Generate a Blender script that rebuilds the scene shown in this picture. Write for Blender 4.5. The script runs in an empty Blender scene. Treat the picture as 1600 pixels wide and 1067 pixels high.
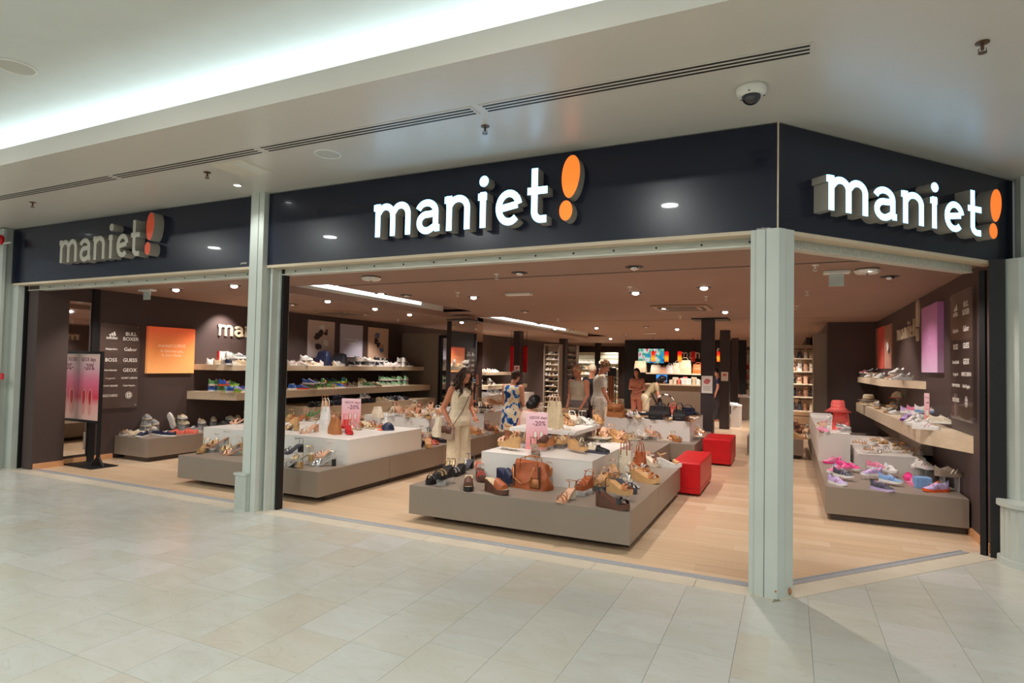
import bpy, bmesh, math, random
import numpy as np
from mathutils import Vector, Matrix
random.seed(7)
PI = math.pi
SC = bpy.context.scene
COL = SC.collection

# ------------------------------------------------------------------ camera
H, F, YAW, PITCH, ROLL, CY = 1.7, 931.1, 0.435988, -0.03203, 0.0197768, 540.0
def _R(a, b, c):
    ca, sa, cb, sb, cc, sc = math.cos(a), math.sin(a), math.cos(b), math.sin(b), math.cos(c), math.sin(c)
    return (np.array([[cc, -sc, 0], [sc, cc, 0], [0, 0, 1]]) @ np.array([[1, 0, 0], [0, cb, -sb], [0, sb, cb]])
            @ np.array([[ca, 0, sa], [0, 1, 0], [-sa, 0, ca]]))
M = _R(YAW, PITCH, ROLL)
def wv(r): return Vector((M[r, 0], M[r, 2], -M[r, 1]))
cam_d = bpy.data.cameras.new('camera')
cam = bpy.data.objects.new('camera', cam_d); COL.objects.link(cam)
_r, _u, _f = wv(0), -wv(1), wv(2)
cam.matrix_world = Matrix(((_r.x, _u.x, -_f.x, 0), (_r.y, _u.y, -_f.y, 0), (_r.z, _u.z, -_f.z, H), (0, 0, 0, 1)))
cam_d.sensor_width = 36; cam_d.lens = F / 1600 * 36; cam_d.shift_y = 6.5 / 1600
cam_d.clip_start = 0.05; cam_d.clip_end = 200
SC.camera = cam
# surveying helpers: where the sight line through a photo point meets a real plane
def ray(px, py):
    a = M.T @ np.array([px - 800, py - CY, F]); return a[0], a[2], -a[1]
def Pz(px, py, z=0.0):
    d = ray(px, py); t = (z - H) / d[2]; return Vector((d[0] * t, d[1] * t, z))
def Py(px, py, y):
    d = ray(px, py); t = y / d[1]; return Vector((d[0] * t, y, d[2] * t + H))
def Px(px, py, x):
    d = ray(px, py); t = x / d[0]; return Vector((x, d[1] * t, d[2] * t + H))
def proj(v):
    c = M[:, 0] * v[0] + M[:, 2] * v[1] - M[:, 1] * (v[2] - H); return 800 + F * c[0] / c[2], CY + F * c[1] / c[2]

# ------------------------------------------------------------------ view, world
SC.view_settings.view_transform = 'Standard'; SC.view_settings.look = 'None'
SC.view_settings.exposure = 0.0; SC.view_settings.gamma = 1.0; SC.view_settings.use_curve_mapping = False
SC.cycles.max_bounces = 7; SC.cycles.diffuse_bounces = 4; SC.cycles.glossy_bounces = 3
SC.cycles.transmission_bounces = 5; SC.cycles.transparent_max_bounces = 12
SC.cycles.sample_clamp_indirect = 6; SC.cycles.caustics_reflective = False; SC.cycles.caustics_refractive = False
world = bpy.data.worlds.new('world'); SC.world = world; world.use_nodes = True
world.node_tree.nodes['Background'].inputs[0].default_value = (0.90, 0.96, 0.94, 1)
world.node_tree.nodes['Background'].inputs[1].default_value = 0.40

def aim(o, d):
    o.rotation_euler = Vector(d).to_track_quat('-Z', 'Y').to_euler()
def area(name, loc, size, power, color, d=(0, 0, -1), size_y=None, spread=180):
    l = bpy.data.lights.new(name, 'AREA'); l.energy = power; l.color = color; l.shape = 'RECTANGLE'; l.size = size
    l.size_y = size_y or size; l.spread = math.radians(spread)
    o = bpy.data.objects.new(name, l); COL.objects.link(o); o.location = loc; aim(o, d); return o
def spot(name, loc, power, color, d=(0, 0, -1), ang=95, blend=0.6, r=0.05):
    l = bpy.data.lights.new(name, 'SPOT'); l.energy = power; l.color = color; l.spot_size = math.radians(ang)
    l.spot_blend = blend; l.shadow_soft_size = r
    o = bpy.data.objects.new(name, l); COL.objects.link(o); o.location = loc; aim(o, d); return o
MALL = (0.97, 1.0, 0.97); WARM = (1.0, 0.90, 0.83)
# unseen lamps, added above and behind the viewer as general gallery light
for x in (-10.5, -7.5, -4.5, -1.5, 1.5, 4.5):
    for y in (1.6, -1.2, -4.0):
        l = area('mall_fill_light', (x, y, 3.93), 0.22, 39, MALL); l.data.shape = 'DISK'
# the LED strip lying in the cove behind the lip
area('cove_led_strip', (-4.0, 3.42, 3.70), 20.0, 64, (0.80, 0.95, 1.0), d=(0, -0.25, 1), size_y=0.06)

# ------------------------------------------------------------------ materials
def s2l(c): return tuple(((v / 255) / 12.92 if v / 255 <= 0.04045 else ((v / 255 + 0.055) / 1.055) ** 2.4) for v in c)
MATS = {}
def mat(name, c=(200, 200, 200), rough=0.5, metal=0.0, var=0.08, scale=6.0, stretch=None, bump=0.0, em=None, ems=0.0,
        trans=0.0, alpha=1.0, coat=0.0, spec=0.5, ior=1.45, c2=None, detail=3):
    if name in MATS: return MATS[name]
    m = bpy.data.materials.new(name); m.use_nodes = True; nt = m.node_tree; b = nt.nodes['Principled BSDF']
    col = s2l(c)
    b.inputs['Roughness'].default_value = rough; b.inputs['Metallic'].default_value = metal
    b.inputs['Specular IOR Level'].default_value = spec; b.inputs['IOR'].default_value = ior
    b.inputs['Coat Weight'].default_value = coat
    tc = nt.nodes.new('ShaderNodeTexCoord'); mp = nt.nodes.new('ShaderNodeMapping'); n = nt.nodes.new('ShaderNodeTexNoise')
    nt.links.new(tc.outputs['Object'], mp.inputs[0]); nt.links.new(mp.outputs[0], n.inputs[0])
    if stretch: mp.inputs['Scale'].default_value = stretch
    n.inputs['Scale'].default_value = scale; n.inputs['Detail'].default_value = detail
    r = nt.nodes.new('ShaderNodeValToRGB'); nt.links.new(n.outputs[0], r.inputs[0])
    lo = s2l(c2) if c2 else tuple(v * (1 - var) for v in col); hi = tuple(min(1, v * (1 + var)) for v in col)
    r.color_ramp.elements[0].position = 0.3; r.color_ramp.elements[1].position = 0.7
    r.color_ramp.elements[0].color = (*lo, 1); r.color_ramp.elements[1].color = (*(col if c2 else hi), 1)
    nt.links.new(r.outputs[0], b.inputs['Base Color'])
    if bump:
        bp = nt.nodes.new('ShaderNodeBump'); bp.inputs['Strength'].default_value = bump; bp.inputs['Distance'].default_value = 0.01
        nt.links.new(n.outputs[0], bp.inputs['Height']); nt.links.new(bp.outputs[0], b.inputs['Normal'])
    if em: b.inputs['Emission Color'].default_value = (*s2l(em), 1); b.inputs['Emission Strength'].default_value = ems
    b.inputs['Transmission Weight'].default_value = trans; b.inputs['Alpha'].default_value = alpha
    MATS[name] = m; return m
def grad_mat(name, stops, axis=2, rough=0.35, em=0.0, distort=0.0):
    """printed gradient along the panel's own generated axis"""
    m = bpy.data.materials.new(name); m.use_nodes = True; nt = m.node_tree; b = nt.nodes['Principled BSDF']
    tc = nt.nodes.new('ShaderNodeTexCoord'); sp = nt.nodes.new('ShaderNodeSeparateXYZ'); r = nt.nodes.new('ShaderNodeValToRGB')
    nt.links.new(tc.outputs['Generated'], sp.inputs[0]); nt.links.new(sp.outputs[axis], r.inputs[0])
    while len(r.color_ramp.elements) < len(stops): r.color_ramp.elements.new(0.5)
    for e, (p, c) in zip(r.color_ramp.elements, stops): e.position = p; e.color = (*s2l(c), 1)
    nt.links.new(r.outputs[0], b.inputs['Base Color']); b.inputs['Roughness'].default_value = rough
    if em: nt.links.new(r.outputs[0], b.inputs['Emission Color']); b.inputs['Emission Strength'].default_value = em
    MATS[name] = m; return m

m_mall_white = mat('mall_paint', (214, 214, 205), 0.55, var=0.03, scale=3)
m_pilaster = mat('pilaster_paint', (193, 199, 191), 0.4, var=0.04, scale=2.2)
m_soffit = mat('soffit_paint', (204, 199, 190), 0.36, var=0.02, scale=1.5, spec=0.7)
m_navy = mat('navy_gloss_panel', (13, 20, 40), 0.25, var=0.05, coat=0.2, spec=0.45)
m_alu = mat('brushed_aluminium', (196, 200, 206), 0.35, metal=0.45, var=0.08, scale=12, stretch=(0.3, 8, 8))
m_shut = mat('shutter_lip_metal', (196, 196, 184), 0.45, metal=0.25, var=0.14, scale=9, stretch=(0.4, 6, 3), bump=0.2)
m_beige = mat('beige_trim_paint', (206, 190, 165), 0.5, var=0.03)
m_shopceil = mat('shop_ceiling_taupe', (150, 121, 107), 0.75, var=0.05, scale=0.7)
m_black = mat('matt_black', (16, 16, 18), 0.5, var=0.15)
m_wallbrown = mat('shop_wall_brown', (74, 60, 57), 0.5, var=0.05, scale=1.2, stretch=(1, 1, 0.3))
m_taupe = mat('taupe_laminate', (140, 127, 114), 0.4, var=0.035, scale=2.0)
m_taupe2 = mat('taupe_side_laminate', (140, 127, 114), 0.4, var=0.035, scale=2.0)
m_whitebox = mat('white_laminate', (228, 224, 218), 0.35, var=0.02, scale=2.0)
m_shelf = mat('light_oak_laminate', (222, 204, 176), 0.45, var=0.05, scale=3, stretch=(6, 0.4, 6))
m_plinth = mat('dark_plinth', (74, 62, 55), 0.5, var=0.1)
m_colbrown = mat('column_dark_brown', (58, 50, 52), 0.5, var=0.06)
m_skirt = mat('skirting_oak', (214, 158, 112), 0.4, var=0.1, scale=4)
m_red = mat('red_leatherette', (196, 8, 22), 0.35, var=0.08, bump=0.15, scale=9)
m_mirror = mat('mirror_silver', (225, 222, 218), 0.03, metal=1.0, var=0.01)
m_clear = mat('clear_acrylic', (245, 248, 248), 0.03, var=0.0, alpha=0.16, spec=0.6)
m_plexi = mat('smoked_acrylic_board', (110, 92, 84), 0.05, var=0.02, alpha=0.35, coat=0.6)
m_led = mat('led_white', (255, 255, 255), 0.4, em=(214, 240, 255), ems=3.0)
m_letter = mat('sign_face_lit', (240, 250, 255), 0.3, em=(122, 202, 255), ems=4.2)
m_orange_lit = mat('sign_orange_lit', (255, 130, 50), 0.3, em=(255, 118, 40), ems=0.9)
m_letter_off = mat('sign_face_unlit', (186, 182, 168), 0.35, var=0.03)
m_orange_off = mat('sign_orange_unlit', (236, 92, 60), 0.35, var=0.03)
m_returns = mat('sign_return_grey', (158, 152, 142), 0.45, var=0.03)
m_bulb = mat('spot_bulb', (255, 255, 255), 0.3, em=(255, 246, 238), ems=14)
m_chrome = mat('chrome', (205, 205, 208), 0.15, metal=1.0, var=0.02)
m_print_white = mat('white_print', (232, 228, 220), 0.5, var=0.02)
m_print_dark = mat('dark_red_print', (110, 20, 60), 0.5, var=0.02)
m_cream_let = mat('cream_wall_letters', (206, 190, 162), 0.5, var=0.03)
m_white_plastic = mat('white_plastic', (226, 224, 216), 0.4, var=0.02)
m_vent = mat('cassette_grille_taupe', (170, 138, 112), 0.5, var=0.05)

def floor_mats():
    out = []
    for i, c in enumerate([(202, 200, 191), (200, 200, 193), (204, 202, 195), (202, 196, 184), (199, 199, 193), (206, 205, 200)]):
        m = bpy.data.materials.new('marble_tile_%s' % 'abcdef'[i]); m.use_nodes = True; nt = m.node_tree; b = nt.nodes['Principled BSDF']
        tc = nt.nodes.new('ShaderNodeTexCoord'); mp = nt.nodes.new('ShaderNodeMapping'); mp.inputs['Location'].default_value = (i * 3.1, i * 1.7, 0)
        mp.inputs['Rotation'].default_value = (0, 0, 0.3); mp.inputs['Scale'].default_value = (1, 2.2, 1)
        n1 = nt.nodes.new('ShaderNodeTexNoise'); n1.inputs['Scale'].default_value = 2.2; n1.inputs['Detail'].default_value = 6; n1.inputs['Distortion'].default_value = 1.2
        n2 = nt.nodes.new('ShaderNodeTexNoise'); n2.inputs['Scale'].default_value = 1.6; n2.inputs['Detail'].default_value = 9; n2.inputs['Distortion'].default_value = 2.5
        nt.links.new(tc.outputs['Object'], mp.inputs[0]); nt.links.new(mp.outputs[0], n1.inputs[0]); nt.links.new(mp.outputs[0], n2.inputs[0])
        r = nt.nodes.new('ShaderNodeValToRGB'); nt.links.new(n1.outputs[0], r.inputs[0]); col = s2l(c)
        r.color_ramp.elements[0].position = .35; r.color_ramp.elements[0].color = (col[0] * .95, col[1] * .93, col[2] * .89, 1)
        r.color_ramp.elements[1].position = .65; r.color_ramp.elements[1].color = (*col, 1)
        r2 = nt.nodes.new('ShaderNodeValToRGB'); nt.links.new(n2.outputs[0], r2.inputs[0])
        for p, v in ((0, 0), (.488, 0), (.5, 1), (.508, 0)):
            if p == 0: r2.color_ramp.elements[0].position = 0
            elif p == .488: r2.color_ramp.elements[1].position = p; r2.color_ramp.elements[1].color = (0, 0, 0, 1)
            else: e = r2.color_ramp.elements.new(p); e.color = (v, v, v, 1)
        r2.color_ramp.elements[0].color = (0, 0, 0, 1)
        mx = nt.nodes.new('ShaderNodeMix'); mx.data_type = 'RGBA'; mlt = nt.nodes.new('ShaderNodeMath'); mlt.operation = 'MULTIPLY'; mlt.inputs[1].default_value = .14
        nt.links.new(r2.outputs[0], mlt.inputs[0]); nt.links.new(mlt.outputs[0], mx.inputs[0]); nt.links.new(r.outputs[0], mx.inputs[6])
        mx.inputs[7].default_value = (*s2l((120, 98, 78)), 1); nt.links.new(mx.outputs[2], b.inputs['Base Color'])
        rr = nt.nodes.new('ShaderNodeMapRange'); rr.inputs[3].default_value = .14; rr.inputs[4].default_value = .3
        nt.links.new(n1.outputs[0], rr.inputs[0]); nt.links.new(rr.outputs[0], b.inputs['Roughness'])
        out.append(m)
    return out
TILE_M = floor_mats()
m_grout = mat('dark_grout', (142, 133, 120), 0.8, var=0.2)
m_edge_stone = mat('edge_stone', (214, 203, 184), 0.3, var=0.06, scale=4)
WOOD_M = [mat('oak_board_%s' % 'abcde'[i], c, 0.33, var=0.08, scale=2.6, stretch=(0.35, 9, 9), detail=5, coat=0.15)
          for i, c in enumerate([(216, 188, 156), (211, 182, 150), (220, 194, 164), (206, 176, 143), (214, 184, 151)])]

# ------------------------------------------------------------------ mesh helpers
def tag(o, label=None, cat=None, group=None, kind=None):
    if label: o['label'] = label
    if cat: o['category'] = cat
    if group: o['group'] = group
    if kind: o['kind'] = kind
    return o
def obj(name, me, mats=None, parent=None, loc=None, rot=None):
    if isinstance(me, bmesh.types.BMesh):
        bm = me; me = bpy.data.meshes.new(name)
        bmesh.ops.recalc_face_normals(bm, faces=bm.faces[:]); bm.to_mesh(me); bm.free()
    if mats is not None and not len(me.materials):
        for m in (mats if isinstance(mats, (list, tuple)) else [mats]): me.materials.append(m)
    o = bpy.data.objects.new(name, me); COL.objects.link(o)
    if parent: o.parent = parent
    if loc is not None: o.location = loc
    if rot is not None: o.rotation_euler = rot
    return o
def empty(name, loc=(0, 0, 0), rz=0.0, label=None, cat=None, group=None):
    o = bpy.data.objects.new(name, None); COL.objects.link(o); o.location = loc; o.rotation_euler = (0, 0, rz)
    o.empty_display_size = 0.1
    return tag(o, label, cat, group)
def rel(v, parent): return parent.matrix_basis.inverted() @ Vector(v)
def box(bm, x0, x1, y0, y1, z0, z1, mi=0):
    v = [bm.verts.new(p) for p in ((x0, y0, z0), (x1, y0, z0), (x1, y1, z0), (x0, y1, z0), (x0, y0, z1), (x1, y0, z1), (x1, y1, z1), (x0, y1, z1))]
    for f in ((0, 3, 2, 1), (4, 5, 6, 7), (0, 1, 5, 4), (1, 2, 6, 5), (2, 3, 7, 6), (3, 0, 4, 7)):
        bm.faces.new([v[i] for i in f]).material_index = mi
    return v
def bxo(name, b, m, parent=None, bev=0.0, rel_to=None):
    """box object in world coordinates (converted to the parent's frame)"""
    bm = bmesh.new(); box(bm, *b)
    if bev: bmesh.ops.bevel(bm, geom=bm.edges[:], offset=bev, segments=2, affect='EDGES', profile=0.5)
    o = obj(name, bm, m, parent)
    if parent: o.matrix_parent_inverse = parent.matrix_basis.inverted()
    return o
def prism(bm, pts, z0, z1, mi=0):
    lo = [bm.verts.new((p[0], p[1], z0)) for p in pts]; hi = [bm.verts.new((p[0], p[1], z1)) for p in pts]; n = len(pts)
    bm.faces.new(lo[::-1]).material_index = mi; bm.faces.new(hi).material_index = mi
    for i in range(n): bm.faces.new((lo[i], lo[(i + 1) % n], hi[(i + 1) % n], hi[i])).material_index = mi
def loft(bm, rings, mi=0, caps=True, closed=True):
    vs = [[bm.verts.new(p) for p in r] for r in rings]; n = len(rings[0])
    for a, b in zip(vs, vs[1:]):
        for i in range(n if closed else n - 1):
            j = (i + 1) % n
            try: bm.faces.new((a[i], a[j], b[j], b[i])).material_index = mi
            except ValueError: pass
    if caps and closed:
        for r in (vs[0][::-1], vs[-1]):
            try: bm.faces.new(r).material_index = mi
            except ValueError: pass
    return vs
def tube(bm, pts, r, n=6, mi=0, flat=1.0, up=(0, 0, 1)):
    """round or flattened strap through points; r a number or list"""
    pts = [Vector(p) for p in pts]; rings = []; k = len(pts)
    rs = r if isinstance(r, (list, tuple)) else [r] * k
    for i, p in enumerate(pts):
        t = (pts[min(i + 1, k - 1)] - pts[max(i - 1, 0)])
        if t.length < 1e-9: t = Vector((1, 0, 0))
        t.normalize(); u = Vector(up)
        if abs(t.dot(u)) > 0.95: u = Vector((1, 0, 0))
        s = t.cross(u).normalized(); w = s.cross(t).normalized()
        rings.append([p + s * (math.cos(2 * PI * j / n) * rs[i]) + w * (math.sin(2 * PI * j / n) * rs[i] * flat) for j in range(n)])
    loft(bm, rings, mi)
def lathe(bm, prof, n=16, c=(0, 0, 0), mi=0):
    rings = [[Vector((c[0] + r * math.cos(2 * PI * j / n), c[1] + r * math.sin(2 * PI * j / n), c[2] + z)) for j in range(n)] for r, z in prof]
    loft(bm, rings, mi)
def ellipsoid(bm, c, r, rot=None, u=14, v=9, mi=0):
    mt = Matrix.Translation(Vector(c)) @ (rot.to_4x4() if rot is not None else Matrix()) @ Matrix.Diagonal((*r, 1))
    res = bmesh.ops.create_uvsphere(bm, u_segments=u, v_segments=v, radius=1, matrix=mt)
    for vv in res['verts']:
        for f in vv.link_faces: f.material_index = mi
def smooth(o):
    for p in o.data.polygons: p.use_smooth = True
    return o
def recolor(o, mats):
    for s, m in zip(o.material_slots, mats):
        s.link = 'OBJECT'; s.material = m

# text standing on a wall.  origin = top/centre point, right = reading direction, up = z
def text(name, body, size, m, parent, loc, right, ext=0.0005, align='CENTER', up=Vector((0, 0, 1)), sx=1.0, bold=0.0):
    c = bpy.data.curves.new(name, 'FONT'); c.body = body; c.size = size; c.align_x = align; c.align_y = 'CENTER'; c.extrude = ext
    c.resolution_u = 2; c.offset = bold; c.materials.append(m)
    tmp = bpy.data.objects.new(name, c); me = bpy.data.meshes.new_from_object(tmp); bpy.data.objects.remove(tmp); bpy.data.curves.remove(c)
    me.name = name; o = bpy.data.objects.new(name, me); COL.objects.link(o)
    r = Vector(right).normalized(); n = r.cross(up)
    mw = Matrix(((r.x * sx, up.x, n.x, loc[0]), (r.y * sx, up.y, n.y, loc[1]), (r.z * sx, up.z, n.z, loc[2]), (0, 0, 0, 1)))
    if parent: o.parent = parent; mw = parent.matrix_basis.inverted() @ mw
    o.matrix_local = mw
    return o

# ------------------------------------------------------------------ setting: mall
FY = 4.93                    # fascia plane
FZ0, FZ1 = 2.775, 3.60
SOF = 3.60
CEIL = 2.80
CA, CB = Vector((-0.085, 4.93)), Vector((1.965, 7.275))     # corner and right end of the angled shop front
RU = (CB - CA).normalized(); RN = Vector((RU.y, -RU.x))     # along, outward (towards the mall)
def facade_y(x):  # shop front line in plan
    return FY if x <= CA.x else CA.y + (x - CA.x) * RU.y / RU.x

# floor of the gallery: base + tiles
def clip_poly(poly, x_lim):
    """clip a convex xy polygon to the mall side of the shop front (stone edging in front)"""
    off = 0.10
    def cut(poly, inside, inter):
        out = []
        for i in range(len(poly)):
            a, b = poly[i], poly[(i + 1) % len(poly)]
            ia, ib = inside(a), inside(b)
            if ia: out.append(a)
            if ia != ib: out.append(inter(a, b))
        return out
    def half(n, d):
        f = lambda p: p[0] * n[0] + p[1] * n[1] - d
        def inter(a, b):
            fa, fb = f(a), f(b); t = fa / (fa - fb); return (a[0] + (b[0] - a[0]) * t, a[1] + (b[1] - a[1]) * t)
        return (lambda p: f(p) <= 1e-9), inter
    res = []
    # the mall is the UNION of y<FY-off and the right facade's outward side: split at the bisector
    i1 = half((0, 1), FY - 0.06)
    i2 = half((-RN.x, -RN.y), -(RN.dot(CA) + 0.06))
    cx = CA.x - 0.02
    L = half((1, 0), cx); Rr = half((-1, 0), -cx)
    a = cut(poly, *L)
    if len(a) > 2:
        a = cut(a, *i1)
        if len(a) > 2: res.append(a)
    b = cut(poly, *Rr)
    if len(b) > 2:
        b = cut(b, *i2)
        if len(b) > 2: res.append(b)
    return res
fl = bmesh.new()
prism(fl, [(-16, -6), (6, -6), (6, 12.0), (CB.x + 0.3, 7.6), (CA.x, FY + 0.1), (-16, FY + 0.1)], -0.06, -0.004)
floor = tag(obj('floor', fl, m_grout), 'pale marble tiled gallery floor in front of the shoe shop', kind='structure')
random.seed(11)
TW = 0.4235; x00 = -0.292
rest = bmesh.new(); ntile = 0
for ci in range(-37, 15):
    xa = x00 + ci * TW; xb = xa + TW
    wide = False
    y = 8.6 - random.choice((0, .21, .42)); 
    while y > -5.9:
        ln = random.choice((.42, .42, .63, .84))
        ya = y - ln
        g = 0.0011
        poly = [(xa + g, ya + g), (xb - g, ya + g), (xb - g, y - g), (xa + g, y - g)]
        for pc in clip_poly(poly, None):
            cx = sum(p[0] for p in pc) / len(pc); cy = sum(p[1] for p in pc) / len(pc)
            u, v = proj((cx, cy, 0)); dep = cx * M[2, 0] + cy * M[2, 2]
            seen = dep > 0.5 and -120 < u < 1720 and v < 1180 and (cx < 2.6)
            if seen and ntile < 295:
                b = bmesh.new(); prism(b, pc, -0.004, 0.0); t = obj('tile', b, TILE_M[random.choice((0, 0, 0, 1, 1, 1, 2, 3, 4, 5))], floor); ntile += 1
            else:
                prism(rest, pc, -0.004, 0.0)
        y = ya
tag(obj('tile', rest, TILE_M[0], floor), kind='stuff')
# stone edging + metal threshold rail along both fronts
def along_right(s, o): return (CA.x + RU.x * s + RN.x * o, CA.y + RU.y * s + RN.y * o)
bm = bmesh.new(); xs = -10.75
while xs < CA.x - 0.05:
    xe = min(xs + 0.84, CA.x - 0.01); prism(bm, [(xs + .002, FY - .055), (xe - .002, FY - .055), (xe - .002, FY + .135), (xs + .002, FY + .135)], -0.004, 0.001); xs = xe
s = 0.0
while s < 2.75:
    e = min(s + .84, 2.9); prism(bm, [along_right(s + .002, .055), along_right(e - .002, .055), along_right(e - .002, -.135), along_right(s + .002, -.135)], -0.004, 0.001); s = e
tag(obj('trim_1', bm, m_edge_stone), 'cream stone edging strip along the shop threshold', kind='structure')
bm = bmesh.new()
for (xa, xb) in ((-10.55, -5.62), (-5.24, -0.27)):
    box(bm, xa, xb, FY + .145, FY + .175, -.004, .006); box(bm, xa, xb, FY + .18, FY + .205, -.004, .004); box(bm, xa, xb, FY + .21, FY + .225, -.004, .008)
for a, b, h in ((.145, .175, .006), (.18, .205, .004), (.21, .225, .008)):
    prism(bm, [along_right(.12, -a), along_right(2.66, -a), along_right(2.66, -b), along_right(.12, -b)], -.004, h)
tag(obj('trim_2', bm, m_alu), 'grooved aluminium shutter rail set in the threshold', kind='structure')

# wood floor of the shop
wf = bmesh.new(); prism(wf, [(-10.4, FY + .14), (CA.x, FY + .14), (1.75, 7.12), (1.75, 33.5), (-14, 33.5), (-14, 14.4), (-10.4, 14.4)], -0.06, -0.003)
shopfloor = tag(obj('floor', wf, WOOD_M[1]), 'light oak plank floor inside the shoe shop', kind='structure')
random.seed(5)
rest = bmesh.new(); nb = 0; y = FY + .14; row = 0
while y < 31:
    x = -10.4 - random.random() * 1.2
    while x < 1.74:
        xe = x + 1.28; a = max(x, -10.4); b = min(xe, 1.74); yb = y + .19
        if y < 7.2:   # angled front
            xl = CA.x + (yb - CA.y - .19) * RU.x / RU.y - .0
            b = min(b, max(xl, CA.x - .05))
        if b - a > .05:
            vis = y < 10.6
            g = .0008
            if vis and nb < 298:
                bb = bmesh.new(); box(bb, a + g, b - g, y + g, yb - g, -.003, 0); obj('plank', bb, random.choice(WOOD_M), shopfloor); nb += 1
            else: box(rest, a + g, b - g, y + g, yb - g, -.003, 0, mi=random.randrange(5))
        x = xe
    y += .19; row += 1
tag(obj('plank', rest, WOOD_M, shopfloor), kind='stuff')

# gallery ceiling: soffit, lip, upper ceiling
E0 = 3.19
bm = bmesh.new()
prism(bm, [(-16, E0), (7, E0), (7, 12.4), (CB.x - .02, CB.y + .12), (CA.x, FY + .1), (-16, FY + .1)], SOF, SOF + .03)
box(bm, -16, 7, E0, E0 + .03, SOF + .03, 3.765)
box(bm, -16, 7, E0 + .03, E0 + .42, 3.63, 3.66)
tag(obj('ceiling', bm, m_soffit), 'cream lower soffit with raised lip in front of the shop', kind='structure')
bm = bmesh.new()
box(bm, -16, 7, -6, E0 + .45, 3.96, 4.0); box(bm, -16, 7, E0 + .42, E0 + .45, 3.63, 3.96)
tag(obj('ceiling', bm, mat('upper_ceiling_paint', (206, 212, 208), 0.6, var=.02)), 'upper gallery ceiling washed by the hidden cove light', kind='structure')
# LED strip body lying in the cove
t = empty('cove_light', (-4, E0 + .3, 3.66), label='long white LED strip hidden in the ceiling cove', cat='light')
bxo('housing', (-15, 6, E0 + .24, E0 + .30, 3.66, 3.68), m_white_plastic, t)
bxo('diffuser', (-15, 6, E0 + .25, E0 + .29, 3.68, 3.69), m_led, t)

# slot vents in the soffit
def slot_vent(pa, pb, label):
    A = Pz(*pa, SOF); B = Pz(*pb, SOF); y0 = 3.80; y1 = 3.93
    t = empty('slot_vent', ((A.x + B.x) / 2, y0, SOF), label=label, cat='vent', group='linear slot vents in the gallery soffit')
    bxo('frame', (A.x, B.x, y0 - .012, y1 + .012, SOF - .004, SOF + .002), m_soffit, t)
    for k in range(3):
        yy = y0 + .012 + k * .043; bxo('slot', (A.x + .02, B.x - .02, yy, yy + .017, SOF - .0065, SOF - .0035), m_black, t)
slot_vent((-60, 318), (168, 274), 'short slot vent at the far end of the soffit')
slot_vent((172, 273), (402, 233), 'slot vent above the unlit end sign')
slot_vent((408, 232), (738, 168), 'long slot vent before the pilaster and the middle sign')
slot_vent((750, 166), (1272, 66), 'longest slot vent ending near the dome camera')

# sprinklers, speakers, camera, downlights on the soffit
def sprinkler(p, z, m, label, group):
    t = empty('sprinkler', p, label=label, cat='sprinkler', group=group)
    bm = bmesh.new(); lathe(bm, [(0.001, 0), (.035, 0), (.035, -.006), (.012, -.01), (.001, -.01)], 14)
    lathe(bm, [(.001, -.01), (.009, -.01), (.009, -.045), (.001, -.045)], 8); o = obj('base', bm, m, t)
    bm = bmesh.new(); lathe(bm, [(.001, -.06), (.022, -.06), (.022, -.064), (.001, -.064)], 12)
    tube(bm, [(-.016, 0, -.035), (-.02, 0, -.05), (-.006, 0, -.062)], .003, 5); tube(bm, [(.016, 0, -.035), (.02, 0, -.05), (.006, 0, -.062)], .003, 5)
    obj('deflector', bm, m, t); return t
m_bronze = mat('sprinkler_bronze', (110, 84, 66), .4, metal=.6)
for px, py, w in ((758, 197, 'above the middle lit sign'), (324, 269, 'beside the ceiling hatch'), (51, 316, 'near the far end of the soffit'), (1535, 66, 'beyond the dome camera')):
    p = Pz(px, py, SOF); sprinkler(p, SOF, m_bronze, 'small bronze sprinkler in the soffit ' + w, 'soffit sprinklers')
def disc_speaker(p, r, label):
    t = empty('ceiling_speaker', p, label=label, cat='speaker')
    bm = bmesh.new(); lathe(bm, [(r, .0), (r, -.008), (r * .9, -.012), (r * .86, -.006), (r * .86, 0)], 32); smooth(obj('bezel', bm, m_white_plastic, t))
    bm = bmesh.new(); lathe(bm, [(.001, -.007), (r * .86, -.007), (r * .86, -.004), (.001, -.004)], 32); obj('speaker_grille', bm, mat('grille_pale', (190, 190, 182), .6, var=.15, scale=160), t)
disc_speaker(Pz(512, 240, SOF), .125, 'round white ceiling speaker in the soffit before the middle sign')
disc_speaker(Pz(24, 104, 3.96), .14, 'round white ceiling speaker in the bright upper ceiling')
t = empty('dome_camera', Pz(1174, 137, SOF), label='white dome security camera under the soffit near the corner', cat='camera')
bm = bmesh.new(); lathe(bm, [(.001, 0), (.095, 0), (.1, -.015), (.092, -.045), (.07, -.06), (.001, -.06)], 28); smooth(obj('housing', bm, m_white_plastic, t))
bm = bmesh.new(); ellipsoid(bm, (0, 0, -.058), (.062, .062, .058), u=20, v=12); smooth(obj('dome', bm, mat('dark_glass_dome', (14, 15, 18), .06, coat=1), t))
for a in (0.4, 2.5, 4.6):
    bm = bmesh.new(); lathe(bm, [(.001, 0), (.006, 0), (.006, -.004), (.001, -.004)], 8, (math.cos(a) * .085, math.sin(a) * .085, -.05)); obj('screw', bm, m_black, t)
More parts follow.
